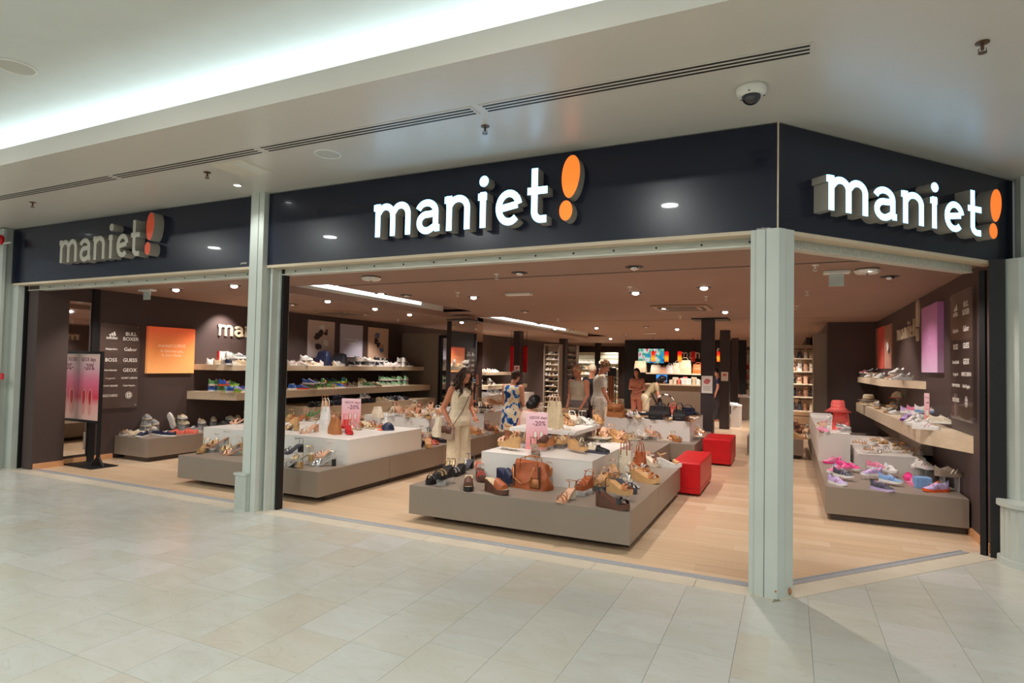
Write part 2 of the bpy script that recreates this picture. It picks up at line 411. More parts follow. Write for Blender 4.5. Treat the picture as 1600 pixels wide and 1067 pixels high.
def downlight(p, label, group=None, cone=True, power=30, color=MALL):
    t = empty('downlight', p, label=label, cat='light', group=group)
    bm = bmesh.new(); lathe(bm, [(.05, .0), (.05, -.006), (.036, -.008), (.034, 0)], 20); obj('ring', bm, m_white_plastic, t)
    bm = bmesh.new(); lathe(bm, [(.001, -.003), (.034, -.003), (.034, -.001), (.001, -.001)], 16); obj('lamp', bm, mat('downlight_face', (255, 255, 255), .3, em=(240, 250, 255), ems=20), t)
    spot('downlight_beam', p + Vector((0, 0, -.02)), power, color, ang=120, blend=1, r=.03)
downlight(Pz(371, 289, SOF), 'small bright downlight at the head of the pilaster')
for x in (-9.9, -7.6, -3.0, -0.9): downlight(Vector((x, 4.3, SOF)), 'small downlight in the soffit before the signs', 'soffit downlights') if x < -9 else None
# hatch
t = empty('ceiling_hatch', Pz(376, 266, SOF), label='square inspection hatch in the soffit near the pilaster', cat='hatch')
a, b = Pz(330, 258, SOF), Pz(425, 272, SOF)
bxo('hatch_panel', (a.x, a.x + .42, 3.98, 4.38, SOF - .006, SOF + .001), mat('hatch_cream', (214, 206, 190), .5, var=.02), t, bev=.002)
bxo('hatch_panel', (a.x + .24, a.x + .40, 4.02, 4.38, SOF - .009, SOF - .006), m_mall_white, t)

# pilasters
def pil_profile(x0, x1, y0, y1):
    # stepped pilaster front with shallow flutes
    w = x1 - x0
    return [(x0, y1), (x0, y0 + .02), (x0 + w * .14, y0 + .02), (x0 + w * .14, y0), (x0 + w * .62, y0), (x0 + w * .62, y0 + .012), (x0 + w * .68, y0 + .012), (x0 + w * .68, y0), (x1, y0), (x1, y1)]
bm = bmesh.new(); prism(bm, pil_profile(-5.625, -5.395, FY - .06, FY + .1), 0, SOF)
prism(bm, [(-5.58, FY + .09), (-5.36, FY + .09), (-5.36, FY + .03), (-5.33, FY + .03), (-5.33, FY + .12), (-5.30, FY + .12), (-5.30, FY + .26), (-5.58, FY + .26)], 0, FZ0)
colm = tag(obj('column', bm, m_pilaster), 'pale green-white pilaster between the two shop openings', kind='structure')
bm = bmesh.new()
box(bm, -5.665, -5.50, FY - .10, FY - .04, 0, .40); box(bm, -5.675, -5.49, FY - .115, FY - .035, .40, .425)
for k in range(5): xx = -5.655 + k * .031; prism(bm, [(xx, FY - .10), (xx + .009, FY - .112), (xx + .018, FY - .10)], .03, .38)
obj('fluted_base', bm, m_pilaster, colm)
bm = bmesh.new(); prism(bm, [(-0.275, FY - .005), (-0.235, FY - .005), (-0.235, FY - .018), (-0.17, FY - .018), (-0.17, FY - .008), (-0.163, FY - .008), (-0.163, FY - .03), (-0.10, FY - .035),
    (-.075, FY - .035), (-.03, FY + .015), (-.035, FY + .022), (-.022, FY + .036), (.03, FY + .10), (-.08, FY + .24), (-0.275, FY + .2)], 0, FZ0)
tag(obj('column', bm, m_pilaster), 'pale painted corner pilaster with chipped foot where the two shop fronts meet', kind='structure')
bm = bmesh.new(); ellipsoid(bm, (.012, FY + .065, .045), (.012, .012, .03), u=8, v=6); ellipsoid(bm, (-.085, FY - .036, .06), (.008, .004, .008), u=8, v=6)
tag(obj('trim_12', bm, mat('bare_plaster_chip', (176, 118, 82), .8, var=.2, scale=40)), 'bare orange chips at the foot of the corner pilaster', kind='structure')
# mall walls at both ends
bm = bmesh.new(); box(bm, -16, -10.72, FY - .10, FY + .3, 0, SOF); box(bm, -10.9, -10.62, FY - .14, FY - .1, 0, SOF - .02); box(bm, -10.72, -10.50, FY + .02, FY + .25, 0, FZ0)
box(bm, -10.94, -10.74, FY - .20, FY - .14, 0, 1.0)
tag(obj('wall_left', bm, m_pilaster), 'pale gallery wall beyond the far end of the shop', kind='structure')
bm = bmesh.new()
q = lambda s, o: along_right(s, o)
prism(bm, [(1.822, 6.95), (1.90, 6.88), (2.02, 6.88), (2.02, 6.95), (6.9, 6.95), (6.9, 7.5), (1.87, 7.3)], 0, FZ0 - .001)
prism(bm, [(1.975, 7.22), (2.0, 7.17), (6.9, 7.10), (6.9, 7.6), (2.0, 7.6)], FZ0 - .001, SOF)
tag(obj('wall_right', bm, m_pilaster), 'pale gallery wall and column beyond the angled shop front', kind='structure')
# fluted half round pedestal at the right
c = Pz(1604, 884, 0); bm = bmesh.new(); n = 40; ring = []
for j in range(n):
    a = 2 * PI * j / n; r = .20 * (1 - .05 * (j % 2)); ring.append((c.x + .02 + r * math.cos(a), c.y + r * math.sin(a)))
prism(bm, ring, 0.06, .52); prism(bm, [(c.x + .02 + .23 * math.cos(2 * PI * j / n), c.y + .23 * math.sin(2 * PI * j / n)) for j in range(n)], .52, .56)
prism(bm, [(c.x + .02 + .225 * math.cos(2 * PI * j / n), c.y + .225 * math.sin(2 * PI * j / n)) for j in range(n)], 0, .06)
tag(obj('pedestal', bm, m_pilaster), 'round fluted white pedestal at the foot of the end wall', 'pedestal')
# alarm things on the far left wall
t = empty('fire_alarm', Py(3, 375, FY - .15), label='red fire alarm sounder high on the far end wall', cat='alarm')
bm = bmesh.new(); lathe(bm, [(.001, 0), (.07, 0), (.075, .03), (.05, .06), (.001, .065)], 18)
o = obj('sounder', bm, m_red, t); o.rotation_euler = (PI / 2, 0, 0)
p = Py(2, 588, FY - .15); bxo('wall_plate', (p.x - .3 + .2, p.x + .09, FY - .16, FY - .14, Py(3, 375, FY).z - .12, Py(3, 375, FY).z - .1), m_white_plastic, t)
t = empty('call_point', p, label='red fire call point sign on the far end wall', cat='sign')
bxo('plate', (p.x - .12, p.x + .05, FY - .155, FY - .14, p.z - .045, p.z + .045), m_red, t)
bxo('symbol', (p.x - .09, p.x - .02, FY - .158, FY - .155, p.z - .02, p.z + .02), m_print_white, t)

# black shutter jambs
bm = bmesh.new(); box(bm, -5.30, -5.262, FY + .14, FY + .22, 0, FZ0)
prism(bm, [(1.70, 6.955), (1.815, 6.92), (1.86, 7.12), (1.742, 7.13)], 0, FZ0); prism(bm, [q(2.71, -.03), q(2.745, -.03), q(2.745, -.08), q(2.71, -.08)], 0, FZ0 - .09)
box(bm, -10.52, -10.48, FY + .1, FY + .2, 0, FZ0)
tag(obj('trim_3', bm, m_black), 'black roller shutter guide rails beside the openings', kind='structure')
# beige soffit strip under signs and shutter lip
bm = bmesh.new(); box(bm, -10.62, -5.60, FY - .0, FY + .14, FZ0 - .03, FZ0); box(bm, -5.42, CA.x, FY, FY + .14, FZ0 - .03, FZ0)
prism(bm, [q(0, 0), q(2.9, 0), q(2.9, -.14), q(0.08, -.14)], FZ0 - .03, FZ0)
tag(obj('trim_4', bm, m_beige), 'beige strip under the dark sign boards', kind='structure')
bm = bmesh.new()
for (xa, xb) in ((-10.5, -5.6), (-5.3, -0.22)):
    box(bm, xa, xb, FY + .145, FY + .225, 2.685, 2.76); box(bm, xa, xb, FY + .135, FY + .235, 2.675, 2.69)
    x = xa + .2
    while x < xb: 
        vv = bmesh.ops.create_cone(bm, cap_ends=True, segments=8, radius1=.009, radius2=.009, depth=.004, matrix=Matrix.Translation((x, FY + .143, 2.715)) @ Matrix.Rotation(PI / 2, 4, 'X'))
        for v in vv['verts']:
            for f in v.link_faces: f.material_index = 1
        x += .37
prism(bm, [q(.1, -.145), q(2.72, -.145), q(2.72, -.225), q(.1, -.225)], 2.685, 2.76)
prism(bm, [q(.1, -.135), q(2.72, -.135), q(2.72, -.235), q(.1, -.235)], 2.675, 2.69)
tag(obj('trim_5', bm, [m_shut, m_black]), 'scuffed metal bottom bar of the raised roller shutters', kind='structure')

# ------------------------------------------------------------------ signs
GLYPH = {}
def arc(cx, cy, rx, ry, a0, a1, n=12):
    return [(cx + rx * math.cos(math.radians(a0 + (a1 - a0) * i / n)), cy + ry * math.sin(math.radians(a0 + (a1 - a0) * i / n))) for i in range(n + 1)]
# strokes in x-height units (x-height 1), stroke width .27
GLYPH['m'] = (1.63, [[(-.02, .89), (.16, .89)], [(.15, 1.0), (.15, 0)], [(.15, .68)] + arc(.46, .62, .28, .28, 150, 0) + [(.74, 0)], [(.74, .68)] + arc(1.05, .62, .28, .28, 150, 0) + [(1.33, 0)]])
GLYPH['a'] = (1.07, [arc(.40, .60, .33, .28, 160, 0) + [(.73, .1)], [(.73, .56)] + arc(.40, .30, .27, .24, 80, 300)[:] + [(.73, .20)], [(.70, .12), (.88, .12)]])
GLYPH['n'] = (1.17, [[(-.02, .89), (.16, .89)], [(.15, 1.0), (.15, 0)], [(.15, .68)] + arc(.47, .62, .31, .28, 150, 0) + [(.78, 0)]])
GLYPH['i'] = (.57, [[(-.02, .87), (.28, .87)], [(.15, 1.0), (.15, 0)]])
GLYPH['e'] = (1.03, [[(.14, .47), (.72, .56)], arc(.44, .49, .33, .39, 12, 315, 22)])
GLYPH['t'] = (.98, [[(.22, 1.48), (.22, .32)] + arc(.43, .31, .21, .215, 180, 275, 12) + [(.60, .10)], [(0, .87), (.62, .87)]])
def stroke_strip(bm, pts, w, to3, depth, mi_f=0, mi_s=1):
    k = len(pts); L, R = [], []
    for i in range(k):
        a = Vector(pts[max(i - 1, 0)]); b = Vector(pts[i]); c = Vector(pts[min(i + 1, k - 1)])
        d1 = (b - a).normalized() if i > 0 else (c - b).normalized(); d2 = (c - b).normalized() if i < k - 1 else d1
        d = (d1 + d2); d = d.normalized() if d.length > 1e-6 else d1
        nrm = Vector((-d.y, d.x)); sc = 1 / max(.55, nrm.dot(Vector((-d1.y, d1.x))))
        L.append(b + nrm * w / 2 * sc); R.append(b - nrm * w / 2 * sc)
    fL = [bm.verts.new(to3(p, depth)) for p in L]; fR = [bm.verts.new(to3(p, depth)) for p in R]
    bL = [bm.verts.new(to3(p, 0)) for p in L]; bR = [bm.verts.new(to3(p, 0)) for p in R]
    def F(vs, mi):
        bm.faces.new(vs).material_index = mi
    for i in range(k - 1):
        F((fR[i], fR[i + 1], fL[i + 1], fL[i]), mi_f); F((bL[i], fL[i], fL[i + 1], bL[i + 1]), mi_s); F((bR[i + 1], fR[i + 1], fR[i], bR[i]), mi_s)
    F((bR[0], fR[0], fL[0], bL[0]), mi_s); F((bL[-1], fL[-1], fR[-1], bR[-1]), mi_s)
def disc_poly(bm, pts, to3, depth, mi_f=0, mi_s=1):
    f = [bm.verts.new(to3(p, depth)) for p in pts]; b = [bm.verts.new(to3(p, 0)) for p in pts]
    bm.faces.new(f).material_index = mi_f; n = len(pts)
    for i in range(n): bm.faces.new((b[i], b[(i + 1) % n], f[(i + 1) % n], f[i])).material_index = mi_s
def maniet(parent, origin, right, out, xh, depth, mf, ms, mo, word='maniet', excl=True, total=None, big=1.0):
    """the wordmark: each letter one part; origin = baseline start of the m"""
    right = Vector(right).normalized(); out = Vector(out).normalized(); up = Vector((0, 0, 1)); inv = parent.matrix_basis.inverted()
    adv = sum(GLYPH[c][0] for c in word) + (.62 if excl else 0)
    kx = (total / adv / xh) if total else 1.0
    x = 0
    for idx, ch in enumerate(word):
        def to3(p, d, x=x): return inv @ (Vector(origin) + right * ((x + p[0]) * xh * kx) + up * (p[1] * xh) + out * d)
        bm = bmesh.new()
        for si, st in enumerate(GLYPH[ch][1]): stroke_strip(bm, st, .198, to3, depth + .0006 * si)
        if ch == 'i': disc_poly(bm, arc(.17, 1.30, .155, .155, 0, 345, 23), to3, depth)
        for f in bm.faces: pass
        me = bpy.data.meshes.new('letter'); bm.to_mesh(me); bm.free()
        for m_ in (mf, ms): me.materials.append(m_)
        o = obj('letter', me, None, parent); x += GLYPH[ch][0]
    if excl:
        def to3(p, d, x=x): return inv @ (Vector(origin) + right * ((x + p[0]) * xh * kx) + up * (p[1] * xh) + out * d)
        pts = []
        for i in range(32):
            a = 2 * PI * i / 32; rx = .265 * (1 + .10 * math.sin(a)); yy = 1.14 + .56 * math.sin(a); xx = .33 + rx * math.cos(a) + .04 * math.sin(a)
            pts.append((xx, yy))
        for nm, pp in (('exclamation_leaf', [(.15 + (p_[0] - .15) * min(big, 1.15), .5 + (p_[1] - .5) * big) for p_ in pts]), ('exclamation_dot', [(p_[0], .5 + (p_[1] - .5) * big) for p_ in arc(.20, .26, .195, .265, 0, 345, 23)])):
            bm = bmesh.new(); disc_poly(bm, pp, to3, depth); me = bpy.data.meshes.new(nm); bm.to_mesh(me); bm.free()
            for m_ in (mo, ms): me.materials.append(m_)
            obj(nm, me, None, parent)
def sign(x0, x1, lab, lit, o_px0, o_px1, xh_px, seams):
    t = empty('shop_sign', ((x0 + x1) / 2, FY, FZ0), label=lab, cat='sign', group=None)
    bxo('sign_board', (x0, x1, FY, FY + .12, FZ0, FZ1 - .01), m_navy, t, bev=.003)
    return t
X = Vector((1, 0, 0)); OUT = Vector((0, -1, 0))
# middle lit sign
t = sign(-5.385, CA.x - .006, 'long dark blue shop sign with glowing white maniet letters above the wide opening', True, 0, 0, 0, 0)
D = .13
a = Py(584, 371, FY - D); b = Py(906, 340, FY - D)
xh = Py(592, 320, FY - D).z - Py(592, 371, FY - D).z
maniet(t, (a.x, FY, a.z), X, OUT, xh, D, m_letter, m_returns, m_orange_lit, total=b.x - a.x)
w = Py(1193, 357, FY); text('maker_mark', 'podmyx', .03, m_print_white, t, (w.x - .0, FY - .0015, w.z), X)
# left unlit
t = sign(-10.66, -5.655, 'dark blue shop sign with unlit grey maniet letters at the far end', False, 0, 0, 0, 0)
a = Py(92, 411, FY - D); b = Py(251, 400, FY - D); xh = Py(95, 376, FY - D).z - Py(95, 411, FY - D).z
maniet(t, (a.x, FY, a.z), X, OUT, xh, D, m_letter_off, m_returns, m_orange_off, total=b.x - a.x - .14)
w = Py(381, 411, FY); text('maker_mark', 'podmyx', .03, m_print_white, t, (w.x, FY - .0015, w.z), X)
# right angled sign
RU3 = Vector((RU.x, RU.y, 0)); RN3 = Vector((RN.x, RN.y, 0))
def Pf(px, py, o=0.0):   # on the angled front's plane, o in front of it
    d = ray(px, py); n = RN; A = CA + RN * o; t_ = (n.x * A.x + n.y * A.y) / (n.x * d[0] + n.y * d[1]); return Vector((d[0] * t_, d[1] * t_, d[2] * t_ + H))
t = empty('shop_sign', (1.0, 6.1, FZ0), label='angled dark blue shop sign with glowing white maniet letters on the corner', cat='sign')
bm = bmesh.new(); prism(bm, [q(.006, 0), q(3.12, 0), q(3.12, -.12), q(.09, -.12)], FZ0, FZ1 - .01); o = obj('sign_board', bm, m_navy, t); o.matrix_parent_inverse = t.matrix_basis.inverted()
a = Pf(1292, 327, D); b = Pf(1563, 376, D); s0 = (Vector((a.x, a.y)) - CA).dot(RU); s1 = (Vector((b.x, b.y)) - CA).dot(RU)
xh = Pf(1296, 272, D).z - Pf(1296, 327, D).z; base = q(s0, 0)
maniet(t, (base[0], base[1], a.z), RU3, RN3, xh, D, m_letter, m_returns, m_orange_lit, total=s1 - s0 + .03)
w = Pf(1577, 408); text('maker_mark', 'podmyx', .025, m_print_white, t, (w.x, w.y, w.z) , RU3)
bm = bmesh.new(); prism(bm, [q(.0, .003), q(.006, .003), q(.006, -.05), (CA.x - .006, FY + .05), (CA.x - .006, FY - .003)], FZ0, FZ1)
tag(obj('trim_6', bm, m_beige), 'thin corner strip between the two lit sign boards', kind='structure')

# ------------------------------------------------------------------ shop shell
WL, WR, BACK = -10.3, 1.74, 31.5
bm = bmesh.new(); box(bm, WL - .15, WL, FY + .14, 14.6, 0, CEIL); box(bm, WL - .15, WL, 14.6, BACK, 0, CEIL)
box(bm, WL, WL + .10, FY + .14, 5.5, 0, CEIL)
wl = tag(obj('wall_left', bm, m_wallbrown), 'dark brown side wall of the shop behind the sneaker shelves', kind='structure')
bm = bmesh.new(); prism(bm, [(WR, 7.10), (WR + .07, 7.20), (WR + .07, 15.4), (WR, 15.4)], 0, CEIL); box(bm, .78, WR, 15.2, 15.4, 0, CEIL); box(bm, .5, .62, 22, BACK, 0, CEIL)
box(bm, .78, .95, 15.4, BACK, 0, CEIL)
tag(obj('wall_right', bm, m_wallbrown), 'dark brown side wall of the shop with posters and sign', kind='structure')
bm = bmesh.new(); box(bm, -14, 3, BACK, BACK + .15, 0, CEIL); box(bm, -5.9, -5.75, 27.2, BACK, 0, CEIL)
tag(obj('wall_back', bm, m_wallbrown), 'dark back wall of the shop behind the counter', kind='structure')
SX0, SX1 = -6.72, -6.02   # light trough
bm = bmesh.new()
zc = CEIL
def cbox(x0, x1, y0, y1): box(bm, x0, x1, y0, y1, zc, zc + .05)
Y0 = FY + .22; S1, S2, W = 6.76, 13.86, .07
cbox(-10.4, SX0, Y0, BACK); cbox(SX0, SX1, Y0, 6.62); cbox(SX0, SX1, 10.9, 12.4); cbox(SX0, SX1, 21.0, BACK)
for (ya, yb) in ((Y0, S1), (S1 + W, S2), (S2 + W, BACK)):
    x1 = 2.0
    if ya == Y0:
        prism(bm, [(SX1, Y0), (CA.x + .05, Y0), (CA.x + .05 + (S1 - Y0) * RU.x / RU.y, S1), (SX1, S1)], zc, zc + .05)
    elif ya < 8:
        prism(bm, [(SX1, ya), (1.45, ya), (1.78, ya + .4), (1.78, yb), (SX1, yb)], zc, zc + .05)
    else: box(bm, SX1, 1.78, ya, yb, zc, zc + .05)
# trough walls
for ya, yb in ((6.62, 10.9), (12.4, 21.0)):
    box(bm, SX1, SX1 + .02, ya, yb, zc + .05, zc + .30); box(bm, SX0 - .02, SX0, ya, yb, zc + .05, zc + .30); box(bm, SX0, SX1, ya - .02, ya, zc + .0, zc + .3); box(bm, SX0, SX1, yb, yb + .02, zc, zc + .3)
box(bm, -6, 1.42, S1 + .001, S1 + W - .001, zc + .003, zc + .02, mi=1); box(bm, -6, 1.78, S2 + .001, S2 + W - .001, zc + .003, zc + .02, mi=1)
tag(obj('ceiling', bm, [m_shopceil, m_black]), 'taupe plasterboard ceiling of the shop with recessed joints', kind='structure')
bm = bmesh.new()
for ya, yb in ((6.62, 10.9), (12.4, 21.0)): box(bm, SX0, SX1, ya, yb, zc + .30, zc + .32); box(bm, SX0 + .001, SX0 + .006, ya, yb, zc + .01, zc + .3)
tag(obj('trim_7', bm, m_mall_white), 'white lining of the ceiling light trough', kind='structure')
bm = bmesh.new(); box(bm, SX0 - .16, SX0, 6.62, 11.1, zc - .10, zc); box(bm, SX0 - .16, SX0, 12.3, 21.0, zc - .08, zc)
tag(obj('trim_8', bm, m_shopceil), 'brown downstand beam beside the light trough', kind='structure')
for ya, yb, lab in ((6.75, 10.0, 'near'), (12.6, 18.5, 'far')):
    t = empty('trough_light', (SX0 + .05, ya, zc + .1), label='white linear light in the %s ceiling trough' % lab, cat='light')
    bxo('housing', (SX0 + .006, SX0 + .03, ya, yb, zc + .05, zc + .20), m_white_plastic, t)
    bxo('diffuser', (SX0 + .03, SX0 + .04, ya, yb, zc + .06, zc + .19), m_led, t)
# dark cross beams seen near the mirror pillar
bm = bmesh.new(); box(bm, -7.0, -6.45, 11.5, 12.0, CEIL - .12, CEIL - .101)
tag(obj('trim_9', bm, m_black), 'dark ceiling beam between the troughs', kind='structure')
# skirtings
bm = bmesh.new(); box(bm, WR - .015, WR, 7.1, 8.1, 0, .085)
tag(obj('baseboard_right', bm, m_skirt), 'oak skirting at the foot of the right wall', kind='structure')
bm = bmesh.new(); box(bm, WL + .10, WL + .115, FY + .16, 5.5, 0, .085); box(bm, WL, WL + .1, 5.5, 5.515, 0, .085); box(bm, WL, WL + .015, 5.5, 6.3, 0, .085)
tag(obj('baseboard_left', bm, m_skirt), 'oak skirting at the foot of the dark left wall', kind='structure')
# front wall inside above openings (closes the shop box above the shutters)
bm = bmesh.new(); box(bm, -10.6, CA.x, FY + .235, FY + .26, 2.70, 3.3)
prism(bm, [q(.05, -.235), q(2.8, -.235), q(2.8, -.26), q(.05, -.26)], 2.70, 3.3)
tag(obj('wall_front', bm, m_wallbrown), 'header wall behind the roller shutters', kind='structure')

# columns inside
def incol(x, y, w, d, m, lab):
    bm = bmesh.new(); box(bm, x - w / 2, x + w / 2, y, y + d, 0, CEIL); return tag(obj('column', bm, m), lab, kind='structure')
c1 = incol(-1.63, 13.6, .26, .3, m_colbrown, 'first dark brown column beside the aisle')
c2 = incol(-1.67, 17.9, .26, .3, m_colbrown, 'second dark brown column beside the aisle')
c3 = incol(-1.75, 22.4, .22, .3, m_colbrown, 'third dark brown column beside the aisle')
incol(-8.02, 13.4, .22, .3, m_colbrown, 'dark column behind the woman in cream')
incol(-8.03, 17.6, .22, .3, m_colbrown, 'dark column behind the woman in the floral dress')
incol(-8.37, 22.8, .27, .3, m_colbrown, 'dark column between the two sneaker racks')
incol(-8.2, 27.1, .22, .3, m_colbrown, 'slim dark column before the far pale shelving')
bm = bmesh.new(); a = Pz(710, 498, CEIL); box(bm, -7.42, -6.72, 12.45, 12.75, 0, CEIL)
mp_ = tag(obj('column', bm, m_mirror), 'mirror clad pillar behind the woman in cream', kind='structure')
bm = bmesh.new(); box(bm, -1.95, -1.2, 13.45, 14.1, CEIL - .03, CEIL - .001); tag(obj('trim_10', bm, m_black), 'black ceiling collar around the aisle column', kind='structure')

# ------------------------------------------------------------------ shop lighting
LIT = [(595, 459, 1), (512, 470, 1), (586, 482, 1), (640, 491, 1), (740, 464, 1), (993, 457, 1), (1100, 449, 1), (1037, 480, 1), (1133, 487, 1),
       (867, 513, 1), (932, 512, 1), (1058, 514, 1), (275, 452, 1), (366, 446, 1), (954, 529, 1), (1004, 533, 1), (1012, 539, 1)]
DARK = [(457, 475), (570, 491), (635, 461), (812, 426), (820, 486), (991, 417), (1390, 432), (190, 459), (893, 516), (1010, 510), (978, 522), (842, 505)]
m_socket = mat('spot_socket_black', (18, 16, 16), .5)
def ordinal(i): return ['first', 'second', 'third', 'fourth', 'fifth', 'sixth', 'seventh', 'eighth', 'ninth', 'tenth', 'eleventh', 'twelfth', 'thirteenth', 'fourteenth',
                        'fifteenth', 'sixteenth', 'seventeenth', 'eighteenth', 'nineteenth', 'twentieth'][i] if i < 20 else 'number %d' % (i + 1)
def shop_spot(px, py, lit, lab, z=CEIL):
    p = Pz(px, py, z)
    t = empty('ceiling_spotlight', p, label=lab, cat='light', group='shop ceiling spotlights')
    bm = bmesh.new(); lathe(bm, [(.10, .0), (.10, -.004), (.075, -.006), (.072, -.001), (.001, -.001)], 22); obj('recess', bm, m_socket, t)
    bm = bmesh.new(); ellipsoid(bm, (0, 0, -.012), (.05, .05, .028), u=14, v=8); obj('lamp', bm, m_bulb if lit else m_chrome, t)
for i, (a, b, l) in enumerate(sorted(LIT)): shop_spot(a, b, True, 'glowing recessed spotlight in the shop ceiling, %s glowing one from the left' % ordinal(i))
for i, (a, b) in enumerate(sorted(DARK)): shop_spot(a, b, False, 'dark recessed spotlight in the shop ceiling, %s dark one from the left' % ordinal(i))
BEAMS = []
for x in (-9.2, -7.6, -5.3, -3.7, -2.1, -0.6):
    for y in (5.9, 7.9, 10.2, 12.6): BEAMS.append((x, y))
for x in (-9.2, -7.3, -5.2, -3.4, -2.4, -0.6):
    for y in (15.5, 18.8, 22.5, 26.5, 30.0): BEAMS.append((x, y))
BEAMS += [(-9.0, 24.3), (-8.6, 24.8), (-9.4, 18.4), (-7.6, 18.4), (-7.2, 25.2), (-9.2, 16.9), (-9.9, 8.3), (-.1, 17.4)]  # spots without fittings, mostly added to brighten the racks and handbag wall
BEAMS += [(0.75, 7.2), (0.6, 9.2), (0.7, 11.4), (0.6, 13.6), (-.1, 18), (-.1, 24)]
random.seed(3)
for x, y in BEAMS:
    d = (random.uniform(-.25, .25), random.uniform(-.1, .3), -1)
    if x < -9: d = (-.35, .05, -1)
    if y in (24.3, 24.8, 18.4, 25.2, 17.4): d = (0, .55, -1)
    if x > .5: d = (.45, .1, -1)
    spot('shop_spot_and_fill_beam', (x, y, CEIL - .04), 112 if y < 14 else 165, WARM, d=d, ang=96, blend=.7, r=.03)

# ceiling furniture inside
def cassette(p, w, d, lab):
    t = empty('air_conditioner', p, label=lab, cat='air conditioner')
    bxo('frame', (p.x, p.x + w, p.y, p.y + d, CEIL - .03, CEIL - .001), m_vent, t, bev=.008)
    bxo('intake_grille', (p.x + w * .22, p.x + w * .78, p.y + d * .22, p.y + d * .78, CEIL - .034, CEIL - .03), mat('cassette_grille_dark', (96, 78, 66), .6, var=.3, scale=90), t)
    for a in ((.12, .88, .08, .14), (.12, .88, .86, .92), (.08, .14, .2, .8), (.86, .92, .2, .8)):
        bxo('air_slot', (p.x + w * a[0], p.x + w * a[1], p.y + d * a[2], p.y + d * a[3], CEIL - .0345, CEIL - .03), m_black, t)
p = Pz(1016, 477, CEIL); cassette(p, .95, .95, 'square ceiling air conditioner cassette above the middle of the shop')
p = Pz(488, 486, CEIL); cassette(p, .9, .9, 'square ceiling air conditioner cassette before the hanging posters')
for i, (px, py) in enumerate([(776, 428), (715, 457), (984, 448), (872, 498), (1063, 494), (1274, 414), (622, 499), (1261, 455), (1245, 478), (152, 455), (1103, 463)]):
    sprinkler(Pz(px, py, CEIL), CEIL, m_white_plastic, 'white ceiling sprinkler inside the shop, %s from the left' % ordinal([1][0:0] and 0 or sorted([776, 715, 984, 872, 1063, 1274, 622, 1261, 1245, 152, 1103]).index(px)), 'shop ceiling sprinklers')
def emergency(p, w, lab, plate=True):
    t = empty('exit_light', p, label=lab, cat='light')
    bxo('mount', (p.x - w / 2, p.x + w / 2, p.y - .06, p.y + .06, CEIL - .035, CEIL - .001), m_white_plastic, t, bev=.008)
    if plate: bxo('sign_plate', (p.x - w * .28, p.x + w * .28, p.y - .006, p.y + .006, CEIL - .17, CEIL - .035), mat('exit_plate', (196, 206, 200), .3, var=.1), t)
emergency(Pz(230, 452, CEIL), .3, 'white emergency exit light hanging by the end opening')
emergency(Pz(1307, 423, CEIL), .26, 'white emergency exit light inside the angled opening')
emergency(Pz(811, 458, CEIL), .42, 'long white ceiling luminaire above the middle of the shop', False)
emergency(Pz(1016, 520, CEIL), .4, 'long white ceiling luminaire far above the counter', False)
for (px, py), lab in (((1355, 420), 'white hexagonal smoke detector inside the angled opening'), ((580, 432), 'white ceiling detector behind the shutter bar of the wide opening')):
    t = empty('smoke_detector', Pz(px, py, CEIL), label=lab, cat='detector')
    bm = bmesh.new(); lathe(bm, [(.001, 0), (.10, 0), (.13, -.02), (.11, -.05), (.001, -.055)], 8); obj('housing', bm, m_white_plastic, t)
    bm = bmesh.new(); lathe(bm, [(.001, -.055), (.012, -.055), (.012, -.062), (.001, -.062)], 8); obj('button', bm, m_black, t)

# ------------------------------------------------------------------ display furniture
SUP, OBS = [], []
def plinth_island(name, lab, x0, x1, y0, y1, ztop=.38, inset=.2, seams=(), mtop=m_taupe, zb=.075, cat='display platform', fi=None):
    SUP.append((x0, x1, y0, y1, ztop))
    t = empty(name, ((x0 + x1) / 2, (y0 + y1) / 2, 0), label=lab, cat=cat)
    bxo('platform', (x0, x1, y0, y1, zb, ztop), mtop, t, bev=.002)
    fi = inset if fi is None else fi
    bxo('plinth', (x0 + inset, x1 - .06, y0 + fi, y1 - .05, 0, zb), m_plinth, t)
    for sx in seams: bxo('joint', (x1 - .001, x1 + .0006, sx, sx + .006, zb + .002, ztop - .002), m_plinth, t)
    return t
def wbox(name, lab, x0, x1, y0, y1, z0, z1, m=None, cat='display box'):
    SUP.append((x0, x1, y0, y1, z1)); OBS.append((x0, x1, y0, y1, z0))
    t = empty(name, ((x0 + x1) / 2, (y0 + y1) / 2, z0), label=lab, cat=cat)
    bxo('body', (x0, x1, y0, y1, z0, z1 - .012), m or m_whitebox, t); bxo('lid', (x0, x1, y0, y1, z1 - .011, z1), m or m_whitebox, t, bev=.0015)
    return t
plinth_island('display_platform', 'large taupe display platform nearest the wide opening', -3.72, -1.31, 5.43, 8.2, seams=(6.72,))
wb = Pz(922, 766, .38); ZW = .69
zl = Pz(745, 707, ZW); zr = Pz(1001, 684.6, ZW)
WX1, WY0 = wb.x + .02, wb.y; WX0 = zl.x; WY1 = 8.0
wbox('display_box', 'white display box standing on the nearest taupe platform', WX0, WX1, WY0, WY1, .38, ZW)
